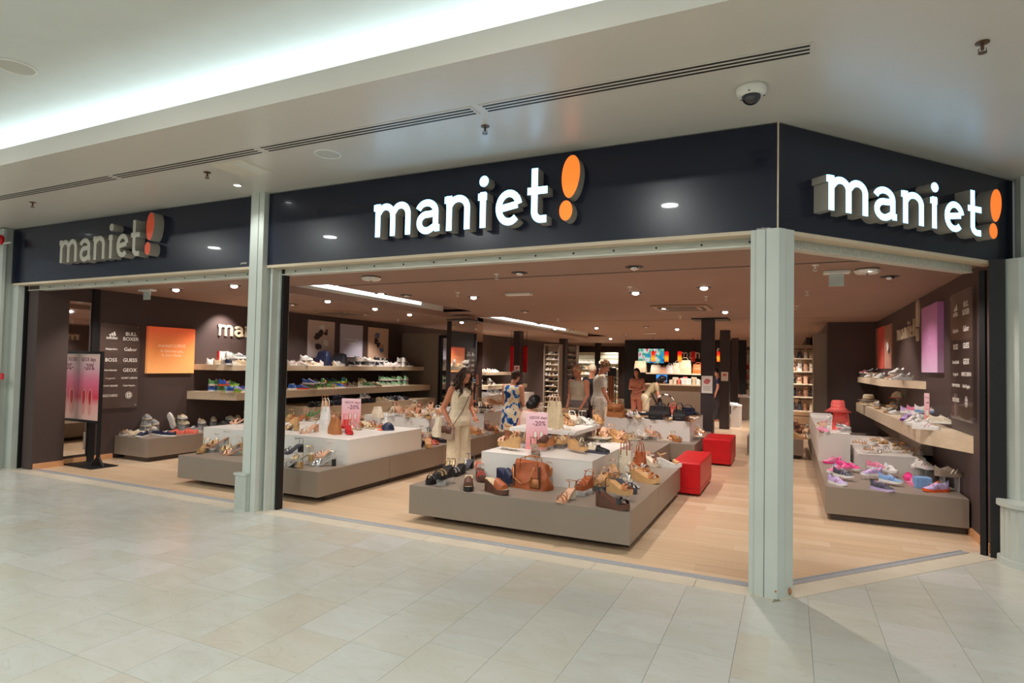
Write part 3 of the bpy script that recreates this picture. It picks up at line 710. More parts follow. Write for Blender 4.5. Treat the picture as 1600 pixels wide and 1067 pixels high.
# slab on blocks above
t = empty('display_shelf', (-2.75, 8.0, ZW), label='white raised slab on blocks at the back of the nearest white box', cat='display shelf')
sa = Pz(862, 682, .88); SLX0, SLX1, SLY0, SLY1, ZS = -3.25, -2.36, 6.95, 8.2, .90
SUP.append((SLX0, SLX1, SLY0, SLY1, ZS)); OBS.append((SLX0 - .05, SLX1 + .0, SLY0 + .1, SLY1, ZW))
bxo('slab', (SLX0, SLX1, SLY0, SLY1, ZS - .05, ZS), m_whitebox, t, bev=.002)
bxo('block', (SLX0 + .12, SLX0 + .3, SLY0 + .08, SLY1 - .1, ZW, ZS - .05), m_taupe, t); bxo('block', (SLX1 - .35, SLX1 - .12, SLY0 + .12, SLY1 - .1, ZW, ZS - .05), m_taupe, t)
plinth_island('display_platform', 'long taupe display platform behind the pilaster', -7.55, -5.07, 5.50, 12.4, seams=(6.9, 8.3, 9.8, 11.2))
lb = Pz(543.8, 726.7, .38); LZ = .70
la = Pz(338, 665, LZ)
wbox('display_box', 'large white display box on the long platform behind the pilaster', la.x, lb.x, lb.y, Pz(643.5, 671.5, LZ).y + .25, .38, LZ)
wbox('display_box', 'second white display box further back on the long platform', -7.3, -5.85, 9.1, 10.1, .38, .70)
wbox('display_box', 'white display box heaped with sandals beside the woman in cream', -6.9, -5.45, 10.45, 12.3, .38, .74)
# second right island
plinth_island('display_platform', 'taupe display platform with white box beside the red cubes', -3.35, -1.48, 10.75, 13.1)
wbox('display_box', 'white display box crowded with bags beside the dark column', -3.2, -1.62, 11.12, 12.9, .38, .74)
wbox('display_box', 'low taupe box closing the gap behind the nearest platform', -3.1, -1.9, 8.9, 10.7, 0, .38, m=m_taupe)
# left wall platform
plinth_island('display_platform', 'taupe display platform along the left wall below the smoked board', WL + .02, -9.42, 6.32, 14.3, seams=(), fi=.05)
wbox('display_box', 'oak step box below the wall shelves', WL + .02, -9.0, 9.6, 14.3, .38, .73, m=m_shelf)
def wall_shelf(lab, xw, xf, y0, y1, zt, th, cham=0.25, sgn=1):
    SUP.append((min(xw, xf), max(xw, xf), y0 + cham * .6, y1, zt))
    t = empty('wall_shelf', (xw, y0, zt), label=lab, cat='shelf')
    bm = bmesh.new(); prism(bm, [(xw, y0), (xf, y0 + cham), (xf, y1), (xw, y1)], zt - th, zt); bmesh.ops.bevel(bm, geom=bm.edges[:], offset=.0015, segments=1, affect='EDGES')
    o = obj('board', bm, m_shelf, t); o.matrix_parent_inverse = t.matrix_basis.inverted(); return t
wall_shelf('upper light oak shelf on the left wall', WL, -9.5, Px(302, 569, WL).y, 14.45, 1.59, .105)
wall_shelf('lower deeper light oak shelf on the left wall', WL, -9.28, Px(292, 614, WL).y, 14.45, 1.085, .15)
# side panel closing the shelves, dark portal
t = empty('shelf_end_panel', (-9.7, 14.5, 0), label='tall taupe panel closing the left wall shelves', cat='panel')
bxo('body', (WL, -9.05, 14.46, 14.6, 0, 2.55), m_taupe, t)
t = empty('portal_mirror', (-8.7, 14.6, 0), label='tall mirror in a black frame beside the shelf end panel', cat='mirror')
bxo('frame', (-9.05, -8.98, 14.5, 14.6, 0, 2.5), m_black, t); bxo('frame', (-8.98, -8.2, 14.5, 14.6, 2.42, 2.5), m_black, t); bxo('frame', (-8.26, -8.2, 14.5, 14.6, 0, 2.42), m_black, t)
bxo('glass', (-8.98, -8.26, 14.56, 14.59, .0, 2.42), m_mirror, t)
# mirror at left near opening
ma, mb = Px(87, 472, WL), Px(141, 477, WL)
t = empty('wall_mirror', (WL + .012, (ma.y + mb.y) / 2, .15), label='tall frameless mirror on the dark wall behind the poster stand', cat='mirror')
bxo('glass', (WL + .001, WL + .012, ma.y, mb.y, .13, 2.57), m_mirror, t); bxo('edge_trim', (WL + .001, WL + .014, mb.y, mb.y + .008, .13, 2.57), m_chrome, t)
bxo('edge_trim', (WL + .001, WL + .014, ma.y - .008, ma.y, .13, 2.57), m_chrome, t)
# pilaster right of it
bm = bmesh.new(); box(bm, WL, WL + .03, mb.y + .03, mb.y + .14, 0, CEIL); tag(obj('trim_11', bm, m_black), 'narrow black strip between mirror and smoked board', kind='structure')

# right wall furniture
RPX0 = Pz(1289.7, 759, .38).x
t = empty('display_platform', (1.0, 9, 0), label='taupe display platform along the right wall in the angled opening', cat='display platform')
SUP.append((RPX0, WR - .02, 7.76, 14.9, .38))
bxo('platform', (RPX0, WR - .02, 7.76, 14.9, .075, .38), m_taupe, t, bev=.002)
bxo('plinth', (RPX0 + .06, WR - .03, 7.82, 14.8, 0, .075), m_plinth, t)
b1 = Pz(1340, 735, .38)
wbox('display_box', 'low white box with gold baby sandals below the oak wall ledge', max(.83, Pz(1341, 735, .38).x), 1.60, 9.25, 11.9, .38, .60)
wbox('display_box', 'taller white box with pink bucket hat at the back right', RPX0 + .01, .80, 9.85, 14.4, .38, .80)
# big ledge along right wall, chamfered
SUP.append((1.36, WR, 8.2, 14.5, 1.05)); SUP.append((1.38, WR, 10.6, 15.1, 1.58))
t = empty('wall_shelf', (WR, 9, .9), label='thick low oak ledge along the right wall', cat='shelf')
bm = bmesh.new(); e1 = Px(1521, 684, WR); prism(bm, [(WR, e1.y), (1.40, e1.y + .72), (1.28, 14.5), (WR, 14.5)], .87, 1.05); o = obj('board', bm, m_shelf, t); o.matrix_parent_inverse = t.matrix_basis.inverted()
t = empty('wall_shelf', (WR, 9, .9), label='taupe support block under the oak ledge on the right wall', cat='support')
bxo('body', (1.60, WR - .001, 9.6, 14.4, .60, .869), m_taupe, t)
t = empty('wall_shelf', (WR, 10, 1.5), label='upper oak shelf with trainers on the right wall', cat='shelf')
bm = bmesh.new(); e2 = Px(1447, 597, WR); prism(bm, [(WR, e2.y), (1.36, e2.y + 1.3), (1.36, 15.1), (WR, 15.1)], 1.47, 1.58); o = obj('board', bm, m_shelf, t); o.matrix_parent_inverse = t.matrix_basis.inverted()
# dark return wall end panel beside the bag wall
t = empty('partition_panel', (.66, 15.5, 0), label='tall taupe partition edge beside the wall of handbags', cat='panel')
a = Pz(1274, 528, 2.6); bxo('body', (.50, .78, 15.3, 15.9, 0, 2.55), m_taupe, t)

# boards and posters on the walls
def YL(px): return Px(px, 560, WL).y
def board(name, lab, px0, px1, pya, pyb, wall, m, th=.03, cat='poster', frame=None, standoff=0.0, py_ref=None):
    P0 = Px(px0, pya, wall); P1 = Px(px1, pya, wall); P2 = Px((px0 + px1) / 2, pyb, wall)
    y0, y1 = min(P0.y, P1.y), max(P0.y, P1.y); z1 = (P0.z + P1.z) / 2; z0 = P2.z
    s = 1 if wall < 0 else -1; xa = wall + s * (standoff + .001); xb = wall + s * (standoff + th)
    t = empty(name, (xb, (y0 + y1) / 2, z0), label=lab, cat=cat)
    bxo('panel', (min(xa, xb), max(xa, xb), y0, y1, z0, z1), m, t)
    return t, (xb + s * .002, y0, y1, z0, z1)
BRANDS = [('adidas', 'BULL\nBOXER'), ('Alejandro', 'Gabor'), ('BOSS', 'GUESS'), ('NeroGiardini', 'GEOX'), ('b u g a t t i', 'SWEET LEMON'), ('TOMMY HILFIGER', 'Hush Puppies'), ('SKECHERS', '')]
def brand_board(lab, px0, px1, pya, pyb, wall):
    t, (x, y0, y1, z0, z1) = board('brand_board', lab, px0, px1, pya, pyb, wall, m_plexi, th=.012, cat='sign', standoff=.035)
    s = 1 if wall < 0 else -1; r = Vector((0, s, 0)); w = y1 - y0; h = z1 - z0; ys = (lambda f: y0 + f * w) if s > 0 else (lambda f: y1 - f * w)
    rows = [.145, .30, .43, .55, .645, .735, .85]
    for k, (a, b) in enumerate(BRANDS):
        z = z1 - rows[k] * h
        for col, word in ((.28, a), (.76, b)):
            if not word: continue
            n = max(len(q_) for q_ in word.split('\n')); size = min(.085 if n < 8 else .062, .42 * w / (n * .60)); 
            text('brand_name', word, max(size, .038), m_print_white, t, (x, ys(col), z - (.03 if word == 'adidas' else 0)), r, sx=min(1, .42 * w / (n * .62 * max(size, .038))), bold=.0009)
    bm = bmesh.new()   # three slanted bars above the first name
    for k in range(3):
        f = .20 + .055 * k; hh = .028 + .022 * k
        pts = [(f, 0), (f + .045, 0), (f + .015, hh), (f - .02, hh - .012)]
        vs = [bm.verts.new((x, ys(a_ * 1.0 + .02), z1 - .145 * h + .005 + b_)) for a_, b_ in pts]; bm.faces.new(vs)
    o = obj('bar_emblem', bm, m_print_white, t); o.matrix_parent_inverse = t.matrix_basis.inverted(); tag(o, kind='stuff')
    bm = bmesh.new(); c0 = (ys(.76), z1 - .85 * h)
    for r0, r1 in ((.05, .058), (0.012, .040)):
        for j in range(24):
            a0, a1 = 2 * PI * j / 24, 2 * PI * (j + 1) / 24
            if r0 < .02 and j % 6 == 0: continue
            bm.faces.new([bm.verts.new((x, c0[0] + r_ * math.cos(a_), c0[1] + r_ * math.sin(a_))) for r_, a_ in ((r0, a0), (r1, a0), (r1, a1), (r0, a1))])
    o = obj('round_emblem', bm, m_print_white, t); o.matrix_parent_inverse = t.matrix_basis.inverted()
    tag(o, kind='stuff')
    for yy in (y0 + .04, y1 - .04):
        for zz in (z0 + .04, z1 - .04):
            bm = bmesh.new(); lathe(bm, [(.001, 0), (.014, 0), (.014, .036), (.001, .036)], 12); o = obj('standoff_bolt', bm, m_chrome, t, loc=rel((x, yy, zz), t)); o.rotation_euler = (0, -s * PI / 2, 0)
brand_board('smoked acrylic board of brand names on the left wall', 155, 217, 506.5, 637, WL)
brand_board('smoked acrylic board of brand names on the right wall near the opening', 1527, 1492, 455, 657, WR)
# orange panel
g = grad_mat('orange_fade', [(0, (248, 176, 110)), (.45, (246, 150, 84)), (1, (236, 98, 58))], em=0.25)
t, (x, y0, y1, z0, z1) = board('poster', 'glowing orange panel with pale lettering on the left wall', 229, 302, 512, 583, WL, g, th=.06)
r = Vector((0, 1, 0)); cy = (y0 + y1) / 2
m_op = mat('pale_orange_print', (255, 214, 180), .5, em=(255, 205, 170), ems=.25)
text('poster_text', 'maniet!\u2009LUXUS', .085, m_op, t, (x, cy, z0 + (z1 - z0) * .60), r)
text('poster_text', 'A chacune pas,\nle bon choix.', .075, m_op, t, (x, cy, z0 + (z1 - z0) * .44), r)
# wall lettering
t = empty('wall_lettering', (WL, 9, 2.1), label='raised cream maniet letters on the left wall', cat='sign')
a = Px(341, 524, WL + .03); xh = Px(343, 506.5, WL + .03).z - Px(343, 524, WL + .03).z
maniet(t, (WL, a.y, a.z), (0, 1, 0), (1, 0, 0), xh, .03, m_cream_let, m_cream_let, m_cream_let, total=1.7)
t = empty('wall_lettering', (WR, 11.6, 2.2), label='raised cream maniet letters on the right wall', cat='sign')
a = Px(1401, 532, WR - .03); b = Px(1434, 533, WR - .03); xh = Px(1404, 516, WR).z - Px(1404, 532, WR).z
maniet(t, (WR, a.y, a.z), (0, -1, 0), (-1, 0, 0), xh, .03, m_cream_let, m_cream_let, m_cream_let, total=a.y - b.y, big=2.0)
# purple panel and three thin posters, right wall
g = grad_mat('purple_fade', [(0, (214, 178, 206)), (.35, (186, 128, 168)), (1, (158, 92, 132))], em=0.12)
t, (x, y0, y1, z0, z1) = board('poster', 'tall pinkish purple panel on the right wall', 1475, 1449, 477, 582, WR, g, th=.07)
m_pp = mat('pale_purple_print', (206, 160, 196), .5)
for k, w_ in enumerate(['pour les', 'petits pas', 'vers un grand\nchemin']): text('poster_text', w_, .08 - .012 * k, m_pp, t, (x, (y0 + y1) / 2, z0 + (z1 - z0) * (.52 - .09 * k)), Vector((0, -1, 0)))
m_post_a = mat('poster_clay', (176, 128, 110), .5); m_post_b = grad_mat('poster_coral', [(0, (214, 98, 84)), (1, (226, 86, 66))], em=.05)
rp = [(1362, 1371, m_post_a, 'narrow clay poster furthest along the right wall', 1), (1373, 1382, m_post_b, 'plain coral poster on the right wall', 0), (1383.5, 1395, m_post_a, 'clay poster with a leg sketch on the right wall', 1)]
def scribble(t, x, y0, y1, z0, z1, seed, ms, n=5):
    random.seed(seed)
    for k in range(n):
        bm = bmesh.new(); cx = y0 + (y1 - y0) * random.uniform(.3, .7); cz = z0 + (z1 - z0) * random.uniform(.25, .8); pts = []
        m_ = 9
        for j in range(m_):
            a = 2 * PI * j / m_; rr = random.uniform(.5, 1); pts.append(bm.verts.new((x, cx + (y1 - y0) * .16 * rr * math.cos(a), cz + (z1 - z0) * .13 * rr * math.sin(a))))
        bm.faces.new(pts); o = obj('printed_shape', bm, random.choice(ms), t); o.matrix_parent_inverse = t.matrix_basis.inverted(); x += (.0006 if x < 0 else -.0006)
m_ink = mat('poster_ink', (60, 48, 50), .6); m_skinprint = mat('poster_skin_print', (196, 148, 122), .6); m_denim = mat('poster_denim_print', (98, 118, 150), .6); m_whiteprint = mat('poster_white_print', (224, 220, 214), .6)
for pa, pb, m_, lab, sc_ in rp:
    t, (x, y0, y1, z0, z1) = board('poster', lab, pb, pa, 515 - (pa - 1362) * .35, 576, WR, m_, th=.02)
    if sc_: scribble(t, x, y0, y1, z0, z1, int(pa), [m_ink, m_skinprint, m_whiteprint], 4)
g1 = grad_mat('poster_sand', [(0, (170, 158, 158)), (1, (214, 192, 176))]); g2 = grad_mat('poster_lilac', [(0, (176, 172, 190)), (1, (192, 188, 196))]); g3 = grad_mat('poster_peach', [(0, (214, 178, 152)), (1, (222, 188, 160))])
for pa, pb, ya, yb, m_, lab, sc_ in ((481, 522, 501.5, 559, g1, 'sandy poster with hanging bags print, first above the left shelves', 1), (531, 566, 507.5, 558, g2, 'plain lilac grey poster in the middle above the left shelves', 0), (575, 606, 512.5, 560, g3, 'peach poster with jeans and heels print above the left shelves', 2)):
    t, (x, y0, y1, z0, z1) = board('poster', lab, pa, pb, ya, yb, WL, m_, th=.03)
    if sc_ == 1: scribble(t, x, y0, y1, z0, z1, 4, [m_skinprint, m_whiteprint, m_ink, m_denim], 7)
    if sc_ == 2: scribble(t, x, y0, y1, z0, z1, 9, [m_skinprint, m_denim, m_denim, m_ink], 6)
    if sc_ == 0: text('poster_text', 'A chaque style\nson pas.', .09, m_print_white, t, (x, (y0 + y1) / 2, (z0 + z1) / 2), Vector((0, 1, 0)))

# standing poster frame by the far opening
A = Pz(110, 722); Bp = Pz(152, 729)
t = empty('poster_stand', ((A.x + Bp.x) / 2, (A.y + Bp.y) / 2, 0), math.atan2(Bp.y - A.y, Bp.x - A.x), 'black standing frame with pink sale poster by the far opening', 'poster stand')
wS = (Bp - A).length; hS = Py(152, 549, Bp.y).z
for nm, b in (('post', (-wS / 2 - .03, -wS / 2 + .01, -.02, .02, .05, hS)), ('post', (wS / 2 - .01, wS / 2 + .03, -.02, .02, .05, hS)), ('rail', (-wS / 2, wS / 2, -.02, .02, hS - .04, hS)), ('rail', (-wS / 2, wS / 2, -.02, .02, .66, .70))):
    bm = bmesh.new(); box(bm, *b); obj(nm, bm, m_black, t)
for sx in (-wS / 2 - .01, wS / 2 + .01):
    bm = bmesh.new(); v = [bm.verts.new(p) for p in ((sx - .16, -.015, .012), (sx + .16, -.015, .012), (sx + .03, -.015, .15), (sx - .03, -.015, .15))]; v2 = [bm.verts.new(Vector(p.co) + Vector((0, .03, 0))) for p in v]
    bm.faces.new(v); bm.faces.new(v2[::-1]); [bm.faces.new((v[i], v2[i], v2[(i + 1) % 4], v[(i + 1) % 4])) for i in range(4)]; obj('foot', bm, m_black, t)
bm = bmesh.new(); box(bm, -wS / 2 - .2, wS / 2 + .2, -.2, .2, 0, .012); obj('base_plate', bm, m_black, t)
g = grad_mat('pink_sale_poster', [(0, (236, 190, 176)), (.22, (236, 170, 166)), (.34, (224, 60, 84)), (.6, (232, 120, 150)), (.8, (226, 180, 186)), (1, (226, 196, 182))])
bm = bmesh.new(); box(bm, -wS / 2 + .01, wS / 2 - .01, -.008, .008, .70, hS - .04); obj('poster_sheet', bm, g, t)
m_rose = mat('rose_print', (224, 150, 140), .5); m_rosed = mat('deep_rose_print', (196, 36, 58), .5)
def shoe_print(t, cx, cz, k, y, m1, m2):
    for m_, s_, dy in ((m1, 1.0, 0), (m2, .55, -.0008)):
        bm = bmesh.new(); vs = []
        for j in range(18):
            a = 2 * PI * j / 18; w = .055 * (1 + .25 * math.sin(a)) * k * s_; vs.append(bm.verts.new((cx + w * math.cos(a), y + dy, cz + (.17 * k * s_ * math.sin(a)) + (.06 * k if s_ < 1 else 0))))
        bm.faces.new(vs); obj('printed_shoe', bm, m_, t)
def local_text(t, body, size, m_, x, y, z):
    c = bpy.data.curves.new('t', 'FONT'); c.body = body; c.size = size; c.align_x = 'CENTER'; c.align_y = 'CENTER'; c.extrude = .0004; c.resolution_u = 2; c.materials.append(m_); c.offset = size * .008
    tmp = bpy.data.objects.new('t', c); me = bpy.data.meshes.new_from_object(tmp); bpy.data.objects.remove(tmp); me.name = 'printed_text'
    o = bpy.data.objects.new('printed_text', me); COL.objects.link(o); o.parent = t; o.location = (x, y, z); o.rotation_euler = (PI / 2, 0, 0); return o
local_text(t, 'GEOX days', .085, m_print_dark, .03, -.0095, hS - .13); local_text(t, '-20%', .14, m_print_dark, .06, -.0095, hS - .25)
shoe_print(t, -.06, .98, 1.25, -.0088, m_rose, m_rosed); shoe_print(t, .11, .98, 1.25, -.0088, m_rose, m_rosed)
def sale_card(p, w, h, lab, rz=.45):
    t = empty('sale_card', p, rz, lab, 'sign'); bm = bmesh.new(); box(bm, -w / 2, w / 2, -.003, .003, .0, h)
    g = grad_mat('card_fade', [(0, (238, 150, 150)), (.35, (240, 170, 176)), (.7, (240, 196, 206)), (1, (244, 206, 214))]) if 'card_fade' not in MATS else MATS['card_fade']
    obj('card', bm, g, t); local_text(t, 'GEOX days', w * .17, m_print_dark, w * .06, -.004, h * .86); local_text(t, '-20%', w * .30, m_print_dark, w * .12, -.004, h * .70)
    shoe_print(t, -w * .06, h * .32, h * 1.15, -.0036, m_rose, m_print_white); shoe_print(t, w * .22, h * .32, h * 1.15, -.0036, m_rose, m_print_white)
    bm = bmesh.new(); box(bm, -w / 2, w / 2, 0, .06, -.0005, .004); obj('foot', bm, m_clear, t); return t

# red seating
def cube(b, lab):
    t = empty('pouf', ((b[0] + b[1]) / 2, (b[2] + b[3]) / 2, 0), label=lab, cat='seat')
    bxo('cushion', b, m_red, t, bev=.018); bm = None
    bxo('stitched_band', (b[0] - .002, b[1] + .002, b[2] - .002, b[3] + .002, b[4] + .07, b[4] + .076), mat('red_seam', (150, 6, 16), .5), t)
cube((-1.44, -1.06, 8.25, 9.5, .03, .44), 'long red leather pouf at the end of the nearest platform')
a = Pz(1083, 728); b = Pz(1137, 728); cube((a.x + .12, b.x + .06, (a.y + b.y) / 2 + .1, (a.y + b.y) / 2 + 1.1, .03, .46), 'red leather cube seat in front of the dark aisle column')
cube((-5.4, -4.6, 12.9, 13.4, .03, .55), 'red seat behind the heaped white box')

# ------------------------------------------------------------------ shoes
def outline(t, W=1.0):      # half width of a sole along its length, t 0 heel .. 1 toe
    ks = [(0, .0), (.03, .52), (.12, .86), (.25, .90), (.45, .80), (.62, 1.0), (.75, 1.04), (.88, .84), (.96, .52), (1, .0)]
    for (a, wa), (b, wb_) in zip(ks, ks[1:]):
        if t <= b:
            f = (t - a) / (b - a); f = f * f * (3 - 2 * f) if 0 < a else math.sqrt(max(f, 0)); return (wa + (wb_ - wa) * f) * .042 * W
    return 0
TS = [0, .03, .1, .2, .32, .45, .58, .7, .82, .92, .975, 1]
L = .27
def me_from(bm, name, sm=True):
    bmesh.ops.remove_doubles(bm, verts=bm.verts[:], dist=1e-5)
    bmesh.ops.recalc_face_normals(bm, faces=bm.faces[:]); me = bpy.data.meshes.new(name); bm.to_mesh(me); bm.free()
    if sm:
        for p in me.polygons: p.use_smooth = True
        try: me.set_sharp_from_angle(angle=math.radians(40))
        except Exception: pass
    return me
def slab_mesh(name, zb, zt, W=1.0, ts=TS):
    bm = bmesh.new(); rings = []
    for t in ts:
        w = max(outline(t, W), .0015); x = (t - .5) * L; b, c = zb(t), zt(t)
        rings.append([Vector((x, -w, b)), Vector((x, -w * 1.0, c)), Vector((x, 0, c - .001)), Vector((x, w, c)), Vector((x, w, b)), Vector((x, 0, b))])
    loft(bm, rings); return me_from(bm, name)
def spring(t): return .012 * max(0, (t - .8) / .2) ** 1.5
def upper_mesh(name, z0, hf, t0=0.01, t1=1.0, W=.97, openr=None, n=12, dip=.035, ts=None):
    bm = bmesh.new(); vr = []
    ts = ts or [t0 + (t1 - t0) * k / 13 for k in range(14)]
    for t in ts:
        w = max(outline(min(max(t, .004), .996), W), .002); x = (t - .5) * L; h = hf(t); zb = z0(t); r = []
        for j in range(n + 1):
            a = PI * j / n; cy = -math.cos(a); cz = math.sin(a)
            yy = (abs(cy) ** .75) * (1 if cy > 0 else -1) * w; zz = zb + (h - zb) * (cz ** .8 if cz > 0 else 0)
            if openr and openr[0] < t < openr[1] and abs(cy) < .55:
                zz -= dip * (1 - (abs(cy) / .55) ** 3)
            if zz > zb + .055: yy *= 1 - .35 * min(1, (zz - zb - .055) / .05)
            r.append(Vector((x, yy, zz)))
        vr.append(r)
    vs = [[bm.verts.new(p) for p in r] for r in vr]
    for i, (a, b) in enumerate(zip(vs, vs[1:])):
        for j in range(n):
            f = bm.faces.new((a[j], a[j + 1], b[j + 1], b[j])); tm = (ts[i] + ts[i + 1]) / 2; cy = abs(math.cos(PI * (j + .5) / n))
            f.material_index = 1 if (openr and openr[0] < tm < openr[1] and cy < .5) else 0
    for r in (vs[0], vs[-1]): bm.faces.new(r)
    return me_from(bm, name)
def strap(bm, pts, w=.006, th=.0022): tube(bm, pts, w, n=6, flat=th / w)
def band(bm, t, z, h, w=.011, W=1.0, lean=0.0):
    """strap over the foot at t: from one sole edge to the other"""
    o = outline(t, W) * .98; x = (t - .5) * L
    tubepts = [(x - lean, -o, z), (x - lean * .5, -o * .82, z + h * .62), (x, -o * .4, z + h * .95), (x, 0, z + h), (x, o * .4, z + h * .95), (x + lean * .5, o * .82, z + h * .62), (x + lean, o, z)]
    pts = [Vector(p) for p in tubepts]; rings = []
    for i, p in enumerate(pts):
        tan = (pts[min(i + 1, 6)] - pts[max(i - 1, 0)]).normalized(); nrm = Vector((1, 0, 0)).cross(tan).normalized(); s = Vector((1, 0, 0))
        rings.append([p + s * w + nrm * .0012, p - s * w + nrm * .0012, p - s * w - nrm * .0012, p + s * w - nrm * .0012])
    loft(bm, rings)
PROTO = {}
def m2(me, *mats):
    for m in mats: me.materials.append(m)
    return me
P0 = mat('leather_default', (200, 190, 180), .5)
def build_protos():
    # trainer
    sole = slab_mesh('sole', lambda t: spring(t), lambda t: .026 + .006 * (t < .3) + spring(t), 1.06)
    up = upper_mesh('upper', lambda t: .024 + spring(t), lambda t: (.112 if t < .08 else .105 - .02 * math.sin((t - .08) / .3 * PI) if t < .38 else .105 - (t - .38) / .32 * .05 if t < .7 else .055 - (t - .7) / .3 * .018 if t < .97 else .036), openr=(.07, .40))
    bm = bmesh.new()
    for k in range(5):
        t = .42 + .055 * k; z = .104 - (t - .38) / .32 * .05; x = (t - .5) * L; tube(bm, [(x, -.02, z - .008), (x, 0, z + .003), (x, .02, z - .008)], .0028, 5)
    laces = me_from(bm, 'laces')
    bm = bmesh.new()
    for s in (-1, 1):
        for q_ in (0, 1):
            x = -.01 + q_ * .035; tube(bm, [(x, s * .041, .03), (x + .012, s * .0385, .05), (x + .03, s * .029, .072)], .0045, 5, flat=.5)
    stripe = me_from(bm, 'side_stripe')
    PROTO['trainer'] = [('sole', m2(sole, P0), (0,)), ('upper', m2(up, P0, P0), (1, 2)), ('laces', m2(laces, P0), (0,)), ('side_stripe', m2(stripe, P0), (3,))]
    # loafer / boat shoe
    sole = slab_mesh('sole', lambda t: spring(t), lambda t: .018 + spring(t), 1.03)
    up = upper_mesh('upper', lambda t: .016 + spring(t), lambda t: (.078 if t < .08 else .072 - .012 * math.sin((t - .08) / .4 * PI) if t < .48 else .072 - (t - .48) / .3 * .022 if t < .78 else .05 - (t - .78) / .22 * .018), openr=(.06, .50), dip=.03)
    bm = bmesh.new(); band(bm, .56, .045, .026, .006, .8); band(bm, .50, .05, .028, .004, .75)
    PROTO['loafer'] = [('sole', m2(sole, P0), (0,)), ('upper', m2(up, P0, P0), (1, 2)), ('lace', m2(me_from(bm, 'lace'), P0), (3,))]
    # flat sandal
    sole = slab_mesh('sole', lambda t: spring(t), lambda t: .016 + spring(t), 1.0)
    bm = bmesh.new(); band(bm, .80, .014, .040, .009, lean=.012); band(bm, .68, .014, .052, .009, lean=-.012)
    toe = me_from(bm, 'toe_straps'); bm = bmesh.new(); band(bm, .22, .014, .085, .006)
    strap(bm, [(-.03, -.036, .014), (-.06, -.03, .045), (-.1, -.024, .075), (-.128, 0, .083), (-.1, .024, .075), (-.06, .03, .045), (-.03, .036, .014)])
    PROTO['flat_sandal'] = [('sole', m2(sole, P0), (0,)), ('toe_straps', m2(toe, P0), (1,)), ('ankle_strap', m2(me_from(bm, 'ankle_strap'), P0), (1,))]
    # heeled sandal
    hz = lambda t: .085 if t < .22 else (.085 - (t - .22) / .4 * .07 if t < .62 else .015)
    foot = slab_mesh('footbed', lambda t: (hz(t) - .012 if t < .62 else spring(t)), lambda t: hz(t) + spring(t) + .004, .92)
    bm = bmesh.new(); prism(bm, [(-.128, -.024), (-.085, -.026), (-.085, .026), (-.128, .024)], 0, .076); bmesh.ops.bevel(bm, geom=bm.edges[:], offset=.004, segments=1, affect='EDGES'); heel = me_from(bm, 'heel')
    bm = bmesh.new(); band(bm, .83, .016, .036, .008, .92, .012); band(bm, .73, .018, .045, .008, .92, -.012); band(bm, .60, .025, .055, .005, .9, .015)
    toe = me_from(bm, 'toe_straps'); bm = bmesh.new()
    strap(bm, [(-.105, -.03, .09), (-.112, -.03, .13), (-.10, -.036, .155), (-.06, -.034, .158), (-.035, 0, .152), (-.06, .034, .158), (-.10, .036, .155), (-.112, .03, .13), (-.105, .03, .09)], .0045)
    strap(bm, [(-.1, -.034, .155), (-.132, 0, .150), (-.1, .034, .155)], .0045)
    PROTO['heeled_sandal'] = [('footbed', m2(foot, P0), (0,)), ('heel', m2(heel, P0), (2,)), ('toe_straps', m2(toe, P0), (1,)), ('ankle_strap', m2(me_from(bm, 'ankle_strap'), P0), (1,))]
    # platform / wedge sandal
    wz = lambda t: .095 if t < .2 else (.095 - (t - .2) / .45 * .055 if t < .65 else .04)
    wedge = slab_mesh('wedge_sole', lambda t: spring(t), lambda t: wz(t) + spring(t) * .6, 1.02)
    bm = bmesh.new(); band(bm, .82, .04, .036, .012, 1, .014); band(bm, .70, .042, .048, .012, 1, -.014)
    toe = me_from(bm, 'toe_straps'); bm = bmesh.new()
    strap(bm, [(-.08, -.038, .095), (-.1, -.036, .125), (-.118, -.024, .148), (-.128, 0, .152), (-.118, .024, .148), (-.1, .036, .125), (-.08, .038, .095)], .006)
    strap(bm, [(-.1, -.034, .13), (-.05, -.024, .148), (-.035, 0, .152), (-.05, .024, .148), (-.1, .034, .13)], .005)
    PROTO['wedge_sandal'] = [('wedge_sole', m2(wedge, P0), (2,)), ('toe_straps', m2(toe, P0), (1,)), ('ankle_strap', m2(me_from(bm, 'ankle_strap'), P0), (1,))]
    # mule: wedge sole and closed wide vamp
    vamp = upper_mesh('vamp', lambda t: wz(t) - .002, lambda t: wz(t) + (.062 if t < .66 else .062 - (t - .66) / .2 * .022), t0=.52, t1=.87, W=1.0)
    insole = slab_mesh('insole', lambda t: wz(t) + spring(t) * .6, lambda t: wz(t) + .004 + spring(t) * .6, .94)
    PROTO['mule'] = [('wedge_sole', wedge, (2,)), ('vamp', m2(vamp, P0, P0), (1, 1)), ('insole', m2(insole, P0), (0,))]
    # clog: closed low mule
    vamp = upper_mesh('vamp', lambda t: .018 + spring(t), lambda t: .075 - (max(t, .5) - .5) / .5 * .035, t0=.5, t1=.99, W=1.02)
    s2 = slab_mesh('sole', lambda t: spring(t), lambda t: .022 + spring(t), 1.04)
    bm = bmesh.new(); band(bm, .55, .05, .03, .008, .9)
    PROTO['clog'] = [('sole', m2(s2, P0), (2,)), ('vamp', m2(vamp, P0, P0), (1, 1)), ('buckle_strap', m2(me_from(bm, 'buckle_strap'), P0), (1,))]
    # tiny background trainer: one mesh
    bm = bmesh.new()
    rings = []
